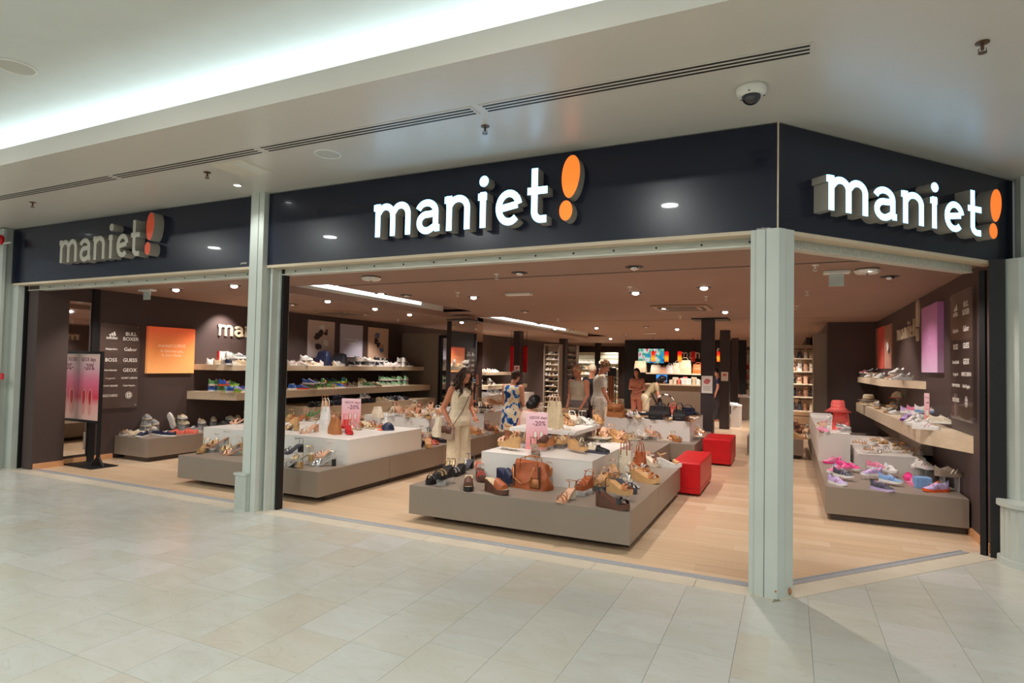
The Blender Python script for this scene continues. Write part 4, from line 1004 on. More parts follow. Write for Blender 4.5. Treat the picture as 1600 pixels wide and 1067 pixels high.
    for t in (0, .12, .3, .45, .65, .85, 1):
        w = max(outline(t, 1.0), .006); x = (t - .5) * L; h = {0: .08, .12: .105, .3: .09, .45: .098, .65: .062, .85: .048, 1: .025}[t]
        rings.append([Vector((x, -w, 0)), Vector((x, -w, .024)), Vector((x, -w * .8, h * .7)), Vector((x, 0, h)), Vector((x, w * .8, h * .7)), Vector((x, w, .024)), Vector((x, w, 0))])
    vs = loft(bm, rings)
    for f in bm.faces:
        f.material_index = 1 if max(v.co.z for v in f.verts) < .03 else 0
    PROTO['small_trainer'] = [(None, m2(me_from(bm, 'small_trainer'), P0, P0), (1, 0))]
build_protos()
KIND_NAME = {'trainer': 'trainer', 'loafer': 'loafer', 'flat_sandal': 'flat_sandal', 'heeled_sandal': 'heeled_sandal', 'wedge_sandal': 'wedge_sandal', 'mule': 'mule', 'clog': 'clog', 'small_trainer': 'shoe'}
KIND_WORD = {'trainer': 'trainer', 'loafer': 'low shoe', 'flat_sandal': 'flat sandal', 'heeled_sandal': 'heeled sandal', 'wedge_sandal': 'wedge sandal', 'mule': 'wedge mule', 'clog': 'clog', 'small_trainer': 'shoe'}
RGB = dict(white=(232, 230, 226), cream=(224, 212, 188), beige=(206, 186, 152), tan=(178, 114, 66), cognac=(168, 88, 48), brown=(92, 58, 44), black=(28, 26, 28), navy=(30, 38, 66), blue=(46, 92, 176), skyblue=(128, 168, 214),
           teal=(20, 92, 108), green=(86, 140, 84), mint=(150, 204, 160), lime=(176, 214, 60), orange=(236, 96, 40), red=(204, 34, 36), coral=(226, 116, 96), pink=(232, 130, 168), hotpink=(236, 62, 140), lilac=(190, 170, 216),
           purple=(120, 70, 150), grey=(150, 150, 150), taupe=(150, 130, 112), gold=(206, 170, 120), silver=(196, 196, 194), rosegold=(214, 160, 132), olive=(110, 106, 66), nude=(220, 172, 142), cork=(206, 160, 108), charcoal=(70, 72, 82), yellow=(230, 200, 70), neon=(255, 112, 104))
METALLIC = {'gold', 'silver', 'rosegold'}
def cm(c): return mat('leather_' + c, RGB[c], .32 if c in METALLIC else .48, metal=.7 if c in METALLIC else 0, var=.10, scale=30)
ITEMS = []       # (object, place, colour, word, group, px)
USED = []
def settle(p, m=.06):
    """keep a point on the top of the furniture it stands on and out of boxes standing there"""
    p = Vector(p); c = [s_ for s_ in SUP if abs(s_[4] - p.z) < .012]
    if c:
        d_ = lambda s_: math.hypot(max(s_[0] - p.x, 0, p.x - s_[1]), max(s_[2] - p.y, 0, p.y - s_[3]))
        s_ = min(c, key=d_); mm = min(m, (s_[1] - s_[0]) / 2.2)
        p.x = min(max(p.x, s_[0] + mm), s_[1] - mm); p.y = min(max(p.y, s_[2] + mm), s_[3] - mm)
    for o_ in OBS:
        if abs(o_[4] - p.z) < .012 and o_[0] - m < p.x < o_[1] + m and o_[2] - m < p.y < o_[3] + m:
            ex = [(p.x - o_[0] + m, 0), (o_[1] + m - p.x, 1), (p.y - o_[2] + m, 2)]; v, k = min(ex[1:] if k_side(p, o_) else ex)
            if k == 0: p.x = o_[0] - m
            elif k == 1: p.x = o_[1] + m
            else: p.y = o_[2] - m
    return p
def k_side(p, o_): return False
def shoe(kind, p, rz, cols, place, group, sc=1.0, dz=0.0, tilt=0.0, riser=None, color_word=None):
    """cols = (sole/insole, upper, heel/lining, accent) colour names"""
    sc = sc * (1.2 if kind not in ('small_trainer',) else 1.05)
    if kind != 'small_trainer': p = settle(p, .07 if dz < .03 else .07)
    z = p[2] + dz
    e = PROTO[kind]; mats = [cm(c) for c in cols]
    if e[0][0] is None:
        o = bpy.data.objects.new('shoe', e[0][1]); COL.objects.link(o); o.location = (p[0], p[1], z); o.rotation_euler = (0, tilt, rz); o.scale = (sc,) * 3
        recolor(o, [mats[1], mats[0]]); t = o
    else:
        t = empty(KIND_NAME[kind], (p[0], p[1], z)); t.rotation_euler = (0, tilt, rz); t.scale = (sc,) * 3
        for nm, me, idx in e:
            o = bpy.data.objects.new(nm, me); COL.objects.link(o); o.parent = t; recolor(o, [mats[i] for i in idx])
    if tilt: t.location.z += abs(math.sin(tilt)) * L / 2 * sc
    ITEMS.append((t, place, color_word or cols[1].replace('hotpink', 'hot pink').replace('skyblue', 'sky blue').replace('rosegold', 'rose gold'), KIND_WORD[kind], group, proj(t.location)[0]))
    if dz > .03 and (riser is None or riser): acrylic(p, rz, dz, t, sc)
    return t
RISERS = []
def acrylic(p, rz, h, owner, sc=1.0, w=.11, l=.15):
    r = empty('acrylic_riser', (p[0], p[1], p[2]), rz)
    for nm, b in (('top_plate', (-l / 2, l / 2, -w / 2, w / 2, h - .006, h - .001)), ('side_plate', (-l / 2, -l / 2 + .004, -w / 2, w / 2, 0, h - .006)), ('side_plate', (l / 2 - .004, l / 2, -w / 2, w / 2, 0, h - .006))):
        bm = bmesh.new(); box(bm, *b); obj(nm, bm, m_clear, r)
    RISERS.append((r, owner)); return r
D_ = math.radians
def row(place, group, z, a, b, n, kinds, combos, yaw=(-160, -20), jit=(.05, .06), sc=(.95, 1.05), stack=0.0, stack_h=.13, depth=0.0, rise=0.0):
    """n shoes between photo points a and b on the plane z, as they stand there"""
    A_, B_ = Pz(*a, z) if not callable(z) else z(*a), Pz(*b, z) if not callable(z) else z(*b)
    for i in range(n):
        f = (i + .5) / n + random.uniform(-.25, .25) / n
        p = A_.lerp(B_, f); p = Vector((p.x + random.uniform(-1, 1) * jit[0], p.y + random.uniform(-1, 1) * jit[1] + depth, A_.z))
        for _ in range(24):
            pp = settle(p)
            if all((pp - u_).length > .17 * sc[0] for u_ in USED): break
            p = Vector((p.x + random.uniform(-.12, .12), p.y + random.uniform(-.14, .14), p.z))
        USED.append(settle(p)); p = settle(p)
        k = random.choice(kinds); c = random.choice(combos); yw = D_(random.uniform(*yaw)); s = random.uniform(*sc)
        dz = rise if random.random() < .35 and rise else 0
        shoe(k, p, yw, c, place, group, s, dz=dz)
        if random.random() < stack:
            c2 = random.choice(combos); shoe(k, p, yw + random.uniform(-.2, .2), c2, place, group, s, dz=stack_h * s, riser=True)

random.seed(21)
C_SNK = [('white', 'white', 'grey', 'black'), ('white', 'white', 'beige', 'red'), ('white', 'cream', 'beige', 'tan'), ('white', 'navy', 'charcoal', 'white'), ('white', 'black', 'charcoal', 'white'), ('cream', 'beige', 'brown', 'tan'), ('white', 'white', 'white', 'green'), ('white', 'grey', 'charcoal', 'navy')]
C_RUN = [('white', 'blue', 'navy', 'skyblue'), ('orange', 'blue', 'navy', 'orange'), ('lime', 'teal', 'navy', 'lime'), ('white', 'skyblue', 'blue', 'orange'), ('cream', 'green', 'olive', 'orange'), ('white', 'blue', 'white', 'red'), ('lime', 'green', 'olive', 'lime')]
C_GRN = [('white', 'green', 'olive', 'white'), ('cream', 'mint', 'green', 'white'), ('beige', 'olive', 'brown', 'cream'), ('white', 'mint', 'olive', 'green'), ('white', 'cream', 'olive', 'green')]
C_MINT = [('white', 'mint', 'green', 'white'), ('white', 'mint', 'mint', 'mint')]
C_LOAF = [('cream', 'grey', 'white', 'cream'), ('white', 'cream', 'beige', 'tan'), ('cream', 'beige', 'brown', 'white'), ('white', 'navy', 'charcoal', 'white'), ('white', 'taupe', 'brown', 'tan')]
C_BLK = [('black', 'black', 'charcoal', 'black'), ('black', 'black', 'charcoal', 'grey'), ('white', 'charcoal', 'black', 'white'), ('black', 'navy', 'black', 'black')]
C_SAND = [('beige', 'gold', 'tan', 'gold'), ('cream', 'tan', 'cork', 'tan'), ('beige', 'silver', 'cork', 'silver'), ('nude', 'rosegold', 'nude', 'gold'), ('cream', 'white', 'cork', 'white'), ('tan', 'cognac', 'brown', 'tan'), ('beige', 'black', 'black', 'black'), ('cream', 'nude', 'cork', 'nude')]
C_GOLD = [('nude', 'gold', 'gold', 'gold'), ('cream', 'rosegold', 'nude', 'gold'), ('beige', 'gold', 'tan', 'gold'), ('cream', 'silver', 'nude', 'silver')]
C_WHITE = [('white', 'white', 'grey', 'silver'), ('white', 'white', 'white', 'white')]
C_KID = [('white', 'pink', 'hotpink', 'white'), ('white', 'lilac', 'purple', 'pink'), ('white', 'hotpink', 'pink', 'white'), ('white', 'white', 'pink', 'pink'), ('lilac', 'charcoal', 'purple', 'purple'), ('white', 'skyblue', 'lilac', 'purple')]

# --- nearest taupe platform, front edge and cluster at the corner
FP = 'on the front of the nearest taupe platform'; G1 = 'sandals on the front of the nearest platform'
Z1 = .38
def S(kind, px, py, z, yaw, cols, place, group, **k):
    p = Pz(px, py, z); USED.append(settle(p, .07)); return shoe(kind, p, D_(yaw), cols, place, group, **k)
S('wedge_sandal', 679, 754, Z1, -88, ('black', 'black', 'black', 'gold'), FP, G1)
S('wedge_sandal', 694, 757, Z1, -88, ('black', 'gold', 'black', 'gold'), FP, G1, dz=.07)
S('heeled_sandal', 697, 743, Z1, -88, ('charcoal', 'black', 'black', 'black'), FP, G1)
S('wedge_sandal', 715, 742, Z1, -88, ('white', 'silver', 'black', 'white'), FP, G1)
S('heeled_sandal', 722, 733, Z1, -88, ('charcoal', 'charcoal', 'black', 'black'), FP, G1)
S('mule', 732, 764, Z1, -62, ('beige', 'brown', 'black', 'brown'), FP, G1)
S('wedge_sandal', 751, 750, Z1, -55, ('red', 'red', 'brown', 'brown'), FP, G1)
S('mule', 776, 770, Z1, -25, ('beige', 'cognac', 'brown', 'brown'), FP, G1, sc=1.1)
S('mule', 792, 757, Z1, -30, ('navy', 'navy', 'navy', 'navy'), FP, G1, sc=1.1, dz=.03)
S('heeled_sandal', 766, 741, Z1, -70, ('tan', 'brown', 'brown', 'tan'), FP, G1, dz=.10)
S('mule', 784, 742, Z1, -40, ('brown', 'brown', 'brown', 'brown'), FP, G1, dz=.06, sc=.9)
S('heeled_sandal', 884, 783, Z1, -100, ('nude', 'tan', 'cream', 'tan'), FP, G1)
S('wedge_sandal', 912, 773, Z1, -100, ('nude', 'cognac', 'cognac', 'cognac'), FP, G1, dz=.06)
S('wedge_sandal', 870, 752, Z1, -100, ('tan', 'cognac', 'tan', 'tan'), FP, G1, dz=.11, sc=.85)
CP = 'in the heap at the corner of the nearest platform'; G2 = 'sandals heaped at the platform corner'
S('wedge_sandal', 934, 764, Z1, -100, ('nude', 'nude', 'cork', 'tan'), CP, G2, dz=.05)
S('wedge_sandal', 957, 794, Z1, -15, ('brown', 'black', 'brown', 'gold'), CP, G2, sc=1.1)
S('wedge_sandal', 968, 780, Z1, -25, ('gold', 'tan', 'cork', 'gold'), CP, G2, dz=.06)
S('flat_sandal', 952, 765, Z1, -40, ('charcoal', 'charcoal', 'black', 'black'), CP, G2, dz=.05)
S('wedge_sandal', 977, 768, Z1, -30, ('charcoal', 'charcoal', 'charcoal', 'charcoal'), CP, G2)
S('flat_sandal', 984, 760, Z1, -40, ('white', 'silver', 'white', 'silver'), CP, G2)
S('wedge_sandal', 958, 752, Z1, -60, ('cream', 'nude', 'cork', 'nude'), CP, G2, dz=.06)
S('wedge_sandal', 1008, 753, Z1, -18, ('tan', 'tan', 'cork', 'cream'), CP, G2, sc=1.15)
row('along the aisle side of the nearest platform', 'sandals along the aisle side', Z1, (966, 750), (1010, 735), 7, ['wedge_sandal', 'flat_sandal'], [('white', 'white', 'white', 'white'), ('cream', 'silver', 'cork', 'silver'), ('white', 'cream', 'white', 'coral'), ('cream', 'tan', 'cork', 'tan')], yaw=(-60, 10), rise=.06)
row('at the far end of the nearest platform', 'sandals at the far platform end', Z1, (1018, 727), (1050, 722), 3, ['flat_sandal', 'wedge_sandal'], [('cream', 'cork', 'white', 'tan'), ('white', 'rosegold', 'cream', 'gold')], yaw=(-40, 20), rise=.06)
# --- on the nearest white box
WP = 'on the nearest white box'; G3 = 'sandals on the nearest white box'
S('wedge_sandal', 795, 703, ZW, 160, ('nude', 'nude', 'cork', 'tan'), WP, G3, sc=1.1, dz=.04)
S('flat_sandal', 812, 698, ZW, 170, ('gold', 'gold', 'cork', 'tan'), WP, G3, dz=.08)
S('heeled_sandal', 833, 712, ZW, -60, ('taupe', 'brown', 'brown', 'brown'), WP, G3)
S('mule', 852, 704, ZW, -100, ('brown', 'brown', 'tan', 'brown'), WP, G3, dz=.05)
S('wedge_sandal', 863, 699, ZW, -95, ('tan', 'tan', 'cork', 'tan'), WP, G3, dz=.04)
S('wedge_sandal', 879, 700, ZW, -95, ('cream', 'cream', 'cork', 'cream'), WP, G3, dz=.06)
S('wedge_sandal', 903, 707, ZW, -30, ('cork', 'taupe', 'cork', 'taupe'), WP, G3, dz=.03)
S('clog', 933, 708, ZW, -10, ('charcoal', 'black', 'charcoal', 'black'), WP, G3)
S('flat_sandal', 918, 700, ZW, -20, ('cream', 'cream', 'cream', 'cream'), WP, G3)
S('mule', 950, 683, ZW, -80, ('nude', 'nude', 'cork', 'tan'), WP, G3, dz=.05)
row('towards the back of the nearest white box', 'sandals at the back of the nearest white box', ZW, (925, 688), (995, 680), 7, ['flat_sandal', 'wedge_sandal'], [('cream', 'nude', 'cork', 'tan'), ('tan', 'rosegold', 'cork', 'gold'), ('beige', 'gold', 'cork', 'gold')], yaw=(-60, 20), rise=.05)
row('on the white slab above the nearest box', 'sandals on the white slab', ZS, (885, 664), (940, 658), 7, ['flat_sandal', 'wedge_sandal', 'heeled_sandal'], [('white', 'white', 'cream', 'silver'), ('cream', 'silver', 'cork', 'silver'), ('cork', 'tan', 'cork', 'gold')], yaw=(-70, 10))
row('at the back of the white slab', 'sandals at the back of the white slab', ZS, (880, 652), (935, 650), 6, ['flat_sandal', 'heeled_sandal'], [('white', 'white', 'cream', 'silver'), ('cream', 'silver', 'cork', 'silver'), ('black', 'black', 'black', 'black')], yaw=(-70, 10))
# --- second right island
row('on the taupe ledge before the bag crowded white box', 'sandals before the bag crowded box', Z1, (985, 687), (1075, 684), 9, ['flat_sandal', 'wedge_sandal'], C_GOLD + [('cream', 'white', 'cork', 'silver')], yaw=(-60, 30), rise=.06)
row('low beside the white slab', 'sandals low beside the white slab', .38, (960, 700), (1030, 690), 6, ['flat_sandal', 'wedge_sandal'], C_GOLD + [('cream', 'tan', 'cork', 'tan')], yaw=(-60, 30)) if False else None
row('along the front of the bag crowded white box', 'dark sandals on the bag crowded box', .74, (975, 657), (1085, 659), 9, ['flat_sandal', 'clog'], [('brown', 'black', 'black', 'black'), ('cork', 'beige', 'cork', 'beige'), ('cork', 'cream', 'cork', 'tan'), ('brown', 'brown', 'cork', 'brown')], yaw=(-70, 10), rise=.05)
row('behind the bags on the white box', 'shoes behind the bags', .74, (940, 650), (1090, 651), 12, ['flat_sandal', 'clog', 'loafer'], [('cork', 'black', 'black', 'black'), ('white', 'white', 'cream', 'white'), ('cork', 'navy', 'navy', 'navy'), ('cork', 'olive', 'cork', 'tan')], yaw=(-70, 10), rise=.08)
# --- long island behind the pilaster
IP = 'on the taupe step of the long island'; G4 = 'sandals on the long island step'
S('heeled_sandal', 317, 707, Z1, -60, ('gold', 'gold', 'black', 'gold'), IP, G4)
S('heeled_sandal', 333, 702, Z1, -75, ('nude', 'gold', 'gold', 'gold'), IP, G4, dz=.05)
S('heeled_sandal', 345, 697, Z1, -50, ('nude', 'rosegold', 'gold', 'gold'), IP, G4, dz=.10)
S('heeled_sandal', 366, 711, Z1, -150, ('rosegold', 'rosegold', 'gold', 'rosegold'), IP, G4)
S('heeled_sandal', 376, 706, Z1, -140, ('gold', 'gold', 'gold', 'gold'), IP, G4, dz=.04)
S('heeled_sandal', 383, 700, Z1, -130, ('rosegold', 'gold', 'gold', 'gold'), IP, G4, dz=.1)
S('heeled_sandal', 456, 723, Z1, -100, ('charcoal', 'charcoal', 'black', 'black'), IP, G4, dz=.12)
S('heeled_sandal', 459, 730, Z1, 170, ('silver', 'silver', 'gold', 'silver'), IP, G4)
S('heeled_sandal', 472, 726, Z1, 190, ('cream', 'gold', 'gold', 'gold'), IP, G4, dz=.05)
S('heeled_sandal', 505, 728, Z1, -140, ('silver', 'silver', 'black', 'silver'), IP, G4)
S('heeled_sandal', 517, 722, Z1, -110, ('nude', 'nude', 'gold', 'black'), IP, G4, dz=.08)
LP = 'on the large white box behind the pilaster'; G5 = 'shoes on the large white box'
S('heeled_sandal', 372, 662, LZ, -150, ('nude', 'rosegold', 'nude', 'gold'), LP, G5)
S('heeled_sandal', 384, 657, LZ, -140, ('gold', 'gold', 'nude', 'gold'), LP, G5, dz=.06)
S('heeled_sandal', 455, 672, LZ, 170, ('gold', 'gold', 'gold', 'gold'), LP, G5)
S('mule', 460, 662, LZ, 150, ('tan', 'tan', 'cork', 'tan'), LP, G5)
S('heeled_sandal', 483, 676, LZ, -95, ('nude', 'cream', 'nude', 'gold'), LP, G5)
S('heeled_sandal', 497, 669, LZ, -70, ('white', 'charcoal', 'black', 'black'), LP, G5)
S('heeled_sandal', 545, 678, LZ, -40, ('red', 'red', 'red', 'red'), LP, G5)
S('heeled_sandal', 538, 674, LZ, -60, ('red', 'coral', 'red', 'red'), LP, G5, dz=.05)
row('beside the orange handbag on the large white box', 'sandals beside the orange handbag', LZ, (555, 672), (590, 665), 5, ['flat_sandal', 'heeled_sandal'], C_SAND, yaw=(-60, 0))
row('at the back of the large white box', 'sandals at the back of the large white box', LZ, (560, 659), (628, 650), 9, ['flat_sandal', 'heeled_sandal', 'wedge_sandal'], C_SAND, yaw=(-80, 0), rise=.06)
row('behind the handbags on the large white box', 'bright sandals behind the handbags', LZ, (462, 658), (505, 657), 5, ['heeled_sandal', 'wedge_sandal'], [('red', 'red', 'red', 'red'), ('green', 'green', 'olive', 'green'), ('tan', 'coral', 'cork', 'tan'), ('gold', 'gold', 'cork', 'gold')], yaw=(-150, -60), rise=.08)
row('on the step at the end of the long island', 'sandals at the end of the long island', Z1, (650, 697), (700, 688), 8, ['flat_sandal', 'wedge_sandal'], [('coral', 'coral', 'cork', 'coral'), ('taupe', 'charcoal', 'black', 'black'), ('cork', 'tan', 'cork', 'tan'), ('beige', 'black', 'black', 'black')], yaw=(-60, 20))
row('in front of the second white box on the long island', 'dark sandals before the second white box', Z1, (660, 681), (708, 683), 7, ['flat_sandal', 'heeled_sandal'], [('black', 'black', 'black', 'black'), ('beige', 'black', 'black', 'black'), ('cork', 'tan', 'cork', 'gold')], yaw=(-80, 10), rise=.08)
row('on the second white box of the long island', 'sandals on the second white box', .70, (640, 652), (682, 653), 7, ['flat_sandal', 'wedge_sandal', 'heeled_sandal'], C_SAND + C_GOLD, yaw=(-80, 10), rise=.07)
row('on the back edge of the second white box', 'sandals at the back of the second white box', .70, (640, 647), (688, 648), 7, ['flat_sandal', 'wedge_sandal'], C_GOLD + C_SAND, yaw=(-80, 10), rise=.07)
# --- island behind the woman
row('on the heaped white box beside the woman in cream', 'sandals on the heaped white box', .74, (728, 645), (775, 643), 8, ['flat_sandal', 'heeled_sandal'], [('black', 'black', 'black', 'black'), ('cream', 'gold', 'cork', 'gold'), ('nude', 'nude', 'cork', 'tan')], yaw=(-80, 10), rise=.08)
row('at the back of the heaped white box', 'sandals at the back of the heaped white box', .74, (725, 638), (780, 637), 7, ['flat_sandal', 'wedge_sandal'], C_SAND, yaw=(-80, 10), rise=.08)
row('on the taupe step beside the woman in cream', 'sandals on the step beside the woman in cream', Z1, (745, 684), (792, 672), 9, ['flat_sandal', 'wedge_sandal'], C_SAND, yaw=(-80, 10), rise=.07)
# --- left wall platform
PW = 'on the left wall platform'; G6 = 'shoes on the left wall platform'
for px, py, dz, k, yw, c in ((196, 673, .24, 'loafer', -12, 0), (193, 673, .12, 'loafer', -8, 0), (187, 679, 0, 'loafer', -10, 4), (203, 680, 0, 'loafer', -15, 2), (222, 682, 0, 'loafer', -60, 3), (228, 674, .14, 'loafer', -12, 0), (231, 675, .06, 'loafer', -12, 1), (216, 679, 0, 'loafer', -100, 2),
                             (245, 679, 0, 'loafer', 170, 3), (262, 681, 0, 'loafer', 190, 3), (284, 671, .20, 'loafer', -10, 1), (287, 671, .10, 'loafer', -8, 2)):
    S(k, px, py, Z1, yw, C_LOAF[c], PW, G6, dz=dz)
S('loafer', 259, 672, Z1, -80, ('white', 'cream', 'tan', 'cream'), PW, G6, tilt=-1.2, dz=.02, riser=False)
for px, py, c in ((276, 678, ('coral', 'coral', 'red', 'coral')), (296, 677, ('coral', 'coral', 'red', 'red')), (303, 673, ('white', 'grey', 'charcoal', 'white'))): S('loafer', px, py, Z1, -165, c, PW, G6)
row('at the back of the left wall platform', 'low shoes at the back of the left wall platform', Z1, (305, 668), (375, 661), 8, ['loafer'], C_LOAF, yaw=(-60, 0), rise=.1)
# --- left wall shelves (pairs and stacks)
def on_shelf(x, z): return lambda px, py: Vector((x, Px(px, py, x).y, z))
row('on the lower left wall shelf', 'running shoes on the lower left shelf', on_shelf(-9.55, 1.085), (318, 612), (386, 611), 8, ['trainer'], C_RUN, yaw=(45, 115), jit=(.1, .05), stack=.5, stack_h=.11)
row('on the lower left wall shelf beyond the pilaster', 'running shoes beyond the pilaster', on_shelf(-9.55, 1.085), (452, 607), (545, 606), 15, ['trainer'], C_RUN + [('orange', 'orange', 'red', 'orange')], yaw=(45, 115), jit=(.12, .08), stack=.3, stack_h=.11)
row('on the lower left wall shelf, green part', 'green trainers on the lower left shelf', on_shelf(-9.55, 1.085), (552, 605), (590, 604), 9, ['trainer'], C_GRN, yaw=(45, 115), jit=(.12, .1), stack=.2, stack_h=.11)
row('on the lower left wall shelf, mint end', 'mint trainers on the lower left shelf', on_shelf(-9.55, 1.085), (594, 604), (640, 603), 5, ['trainer'], C_MINT, yaw=(45, 115), jit=(.05, .05), stack=1.0, stack_h=.14)
row('on the upper left wall shelf', 'trainers on the upper left shelf', on_shelf(-9.75, 1.59), (322, 569), (388, 569), 8, ['trainer'], C_SNK, yaw=(45, 115), jit=(.1, .05), stack=.3, stack_h=.13)
row('on the upper left wall shelf beyond the pilaster', 'trainers on the upper shelf beyond the pilaster', on_shelf(-9.75, 1.59), (450, 570), (545, 572), 18, ['trainer', 'loafer'], C_SNK, yaw=(45, 115), jit=(.12, .08), stack=.2, stack_h=.12)
row('at the far end of the upper left wall shelf', 'trainers at the far end of the upper shelf', on_shelf(-9.75, 1.59), (550, 572), (642, 574), 19, ['trainer'], C_SNK, yaw=(45, 115), jit=(.12, .1), stack=.35, stack_h=.12)
row('on the oak step below the shelves', 'black trainers on the oak step', .73, (500, 636), (575, 630), 11, ['trainer', 'loafer'], C_BLK, yaw=(45, 115), jit=(.15, .1), stack=.3, stack_h=.12)
row('on the far part of the oak step', 'dark trainers on the far oak step', .73, (578, 630), (640, 625), 12, ['trainer'], C_BLK + [('white', 'grey', 'charcoal', 'white'), ('cream', 'beige', 'taupe', 'white')], yaw=(45, 115), jit=(.15, .1), stack=.2, stack_h=.12)
# --- left wall, far part
t = wall_shelf('short oak shelf on the left wall beyond the mirror pillar', WL, -9.5, 18.2, 21.5, 1.42, .10, .1)
wall_shelf('lower oak shelf on the left wall beyond the mirror pillar', WL, -9.2, 17.8, 21.2, .98, .14, .1)
row('on the short shelf beyond the mirror pillar', 'shoes on the short far shelf', on_shelf(-9.8, 1.42), (744, 575), (778, 576), 4, ['trainer'], C_SNK, yaw=(-60, 0), jit=(.1, .1))
row('on the lower far shelf beyond the mirror pillar', 'white trainers on the lower far shelf', on_shelf(-9.6, .98), (742, 600), (772, 600), 6, ['trainer'], [C_SNK[0], C_SNK[7], ('white', 'lilac', 'grey', 'white')], yaw=(-60, 0), jit=(.15, .1), stack=.4, stack_h=.12)
wbox('display_box', 'long white box against the far left wall', WL + .02, -8.6, 15.6, 20.5, 0, .70)
row('on the long white box against the far left wall', 'white shoes on the long far box', .70, (742, 618), (785, 617), 8, ['trainer', 'flat_sandal'], [C_SNK[0], C_SNK[7], C_SNK[4]], yaw=(-60, 0), jit=(.15, .1), rise=.07)
# --- right wall
row('on the upper right wall shelf', 'trainers on the upper right shelf', lambda px, py: Vector((1.52, Px(px, py, 1.52).y, 1.58)), (1440, 590), (1345, 589), 9, ['trainer', 'loafer'], C_WHITE + [C_SNK[0], ('white', 'pink', 'lilac', 'white'), C_SNK[4], ('white', 'rosegold', 'pink', 'white'), C_SNK[7]], yaw=(-170, -120), jit=(.06, .15), sc=(.85, .95), rise=.08)
row('on the long oak ledge on the right wall', 'shoes on the oak ledge', lambda px, py: Vector((1.52, Px(px, py, 1.52).y, 1.05)), (1410, 650), (1352, 632), 9, ['trainer', 'loafer', 'clog'], [C_SNK[0], C_SNK[2], ('cork', 'silver', 'cork', 'silver'), ('cream', 'taupe', 'beige', 'cream'), C_SNK[0]], yaw=(-160, -60), jit=(.1, .15), sc=(.85, .95), rise=.07)
R1 = 'near the front of the oak ledge on the right wall'; G7 = 'small shoes at the front of the oak ledge'
for px, py, k, yw, c, dz in ((1460, 678, 'trainer', -20, ('white', 'white', 'lilac', 'pink'), 0), (1473, 668, 'trainer', -20, ('white', 'cream', 'white', 'white'), .05), (1478, 660, 'trainer', -20, ('skyblue', 'white', 'white', 'white'), .12), (1450, 654, 'trainer', -30, ('white', 'pink', 'lilac', 'hotpink'), .08),
                           (1432, 665, 'trainer', -160, ('white', 'white', 'beige', 'tan'), 0), (1420, 661, 'trainer', -130, ('white', 'white', 'grey', 'silver'), 0), (1432, 656, 'trainer', -30, ('white', 'white', 'grey', 'lilac'), .03), (1408, 657, 'trainer', -120, ('purple', 'lilac', 'purple', 'pink'), 0), (1422, 651, 'trainer', -40, ('white', 'lilac', 'grey', 'pink'), .05)):
    S(k, px, py, 1.05, yw, c, R1, G7, sc=.85, dz=dz)
R2 = 'on the right wall platform front'; G8 = 'children trainers on the right platform'
for px, py, k, yw, c, dz in ((1309, 757, 'trainer', -50, ('white', 'lilac', 'purple', 'pink'), 0), (1318, 750, 'trainer', -40, ('white', 'charcoal', 'purple', 'lilac'), .04), (1306, 741, 'trainer', -140, ('white', 'pink', 'hotpink', 'white'), .02), (1318, 737, 'trainer', -60, ('pink', 'hotpink', 'pink', 'lilac'), .05),
                             (1331, 737, 'trainer', -40, ('white', 'hotpink', 'pink', 'lilac'), .03), (1300, 724, 'trainer', -150, ('hotpink', 'pink', 'hotpink', 'white'), 0), (1304, 716, 'trainer', -150, ('yellow', 'pink', 'hotpink', 'white'), .08), (1310, 731, 'trainer', -120, ('white', 'skyblue', 'white', 'pink'), 0),
                             (1379, 766, 'trainer', -40, ('lilac', 'charcoal', 'purple', 'purple'), 0), (1392, 758, 'trainer', -35, ('white', 'skyblue', 'lilac', 'purple'), .03), (1392, 744, 'trainer', -70, ('white', 'white', 'skyblue', 'silver'), .05), (1361, 749, 'trainer', -150, ('white', 'lilac', 'pink', 'pink'), .05), (1372, 740, 'trainer', -30, ('white', 'pink', 'coral', 'white'), .06),
                             (1419, 749, 'clog', -90, ('hotpink', 'hotpink', 'hotpink', 'pink'), 0), (1427, 758, 'clog', -80, ('pink', 'pink', 'pink', 'white'), 0), (1446, 750, 'trainer', -60, ('white', 'white', 'tan', 'tan'), .14), (1434, 744, 'trainer', -120, ('white', 'white', 'beige', 'white'), .1),
                             (1462, 768, 'trainer', -150, ('orange', 'lilac', 'white', 'tan'), 0), (1484, 768, 'trainer', 15, ('taupe', 'taupe', 'grey', 'cream'), .17)):
    S(k, px, py, Z1, yw, c, R2, G8, sc=.95 if px > 1400 else .84, dz=dz)
row('on the low white box, front edge', 'gold baby sandals on the low white box', .60, (1350, 708), (1435, 706), 8, ['flat_sandal'], C_GOLD, yaw=(-170, -100), sc=(.5, .6), jit=(.05, .06), rise=.04)
row('on the low white box, middle', 'gold baby sandals mid low white box', .60, (1345, 699), (1425, 697), 8, ['flat_sandal', 'clog'], C_GOLD, yaw=(-170, -60), sc=(.5, .6), jit=(.05, .08), rise=.04)
row('on the low white box, back', 'gold baby sandals back of low white box', .60, (1340, 692), (1400, 688), 6, ['flat_sandal', 'trainer'], C_GOLD, yaw=(-170, -60), sc=(.5, .6), jit=(.05, .1), rise=.04)
row('at the front of the box with the pink hat', 'small shoes before the pink hat', .80, (1275, 676), (1365, 674), 9, ['loafer', 'flat_sandal', 'trainer'], [C_SNK[0], ('white', 'silver', 'white', 'silver'), ('white', 'pink', 'white', 'pink'), ('tan', 'white', 'tan', 'white')], yaw=(-160, -40), sc=(.65, .75), jit=(.06, .1), rise=.06)
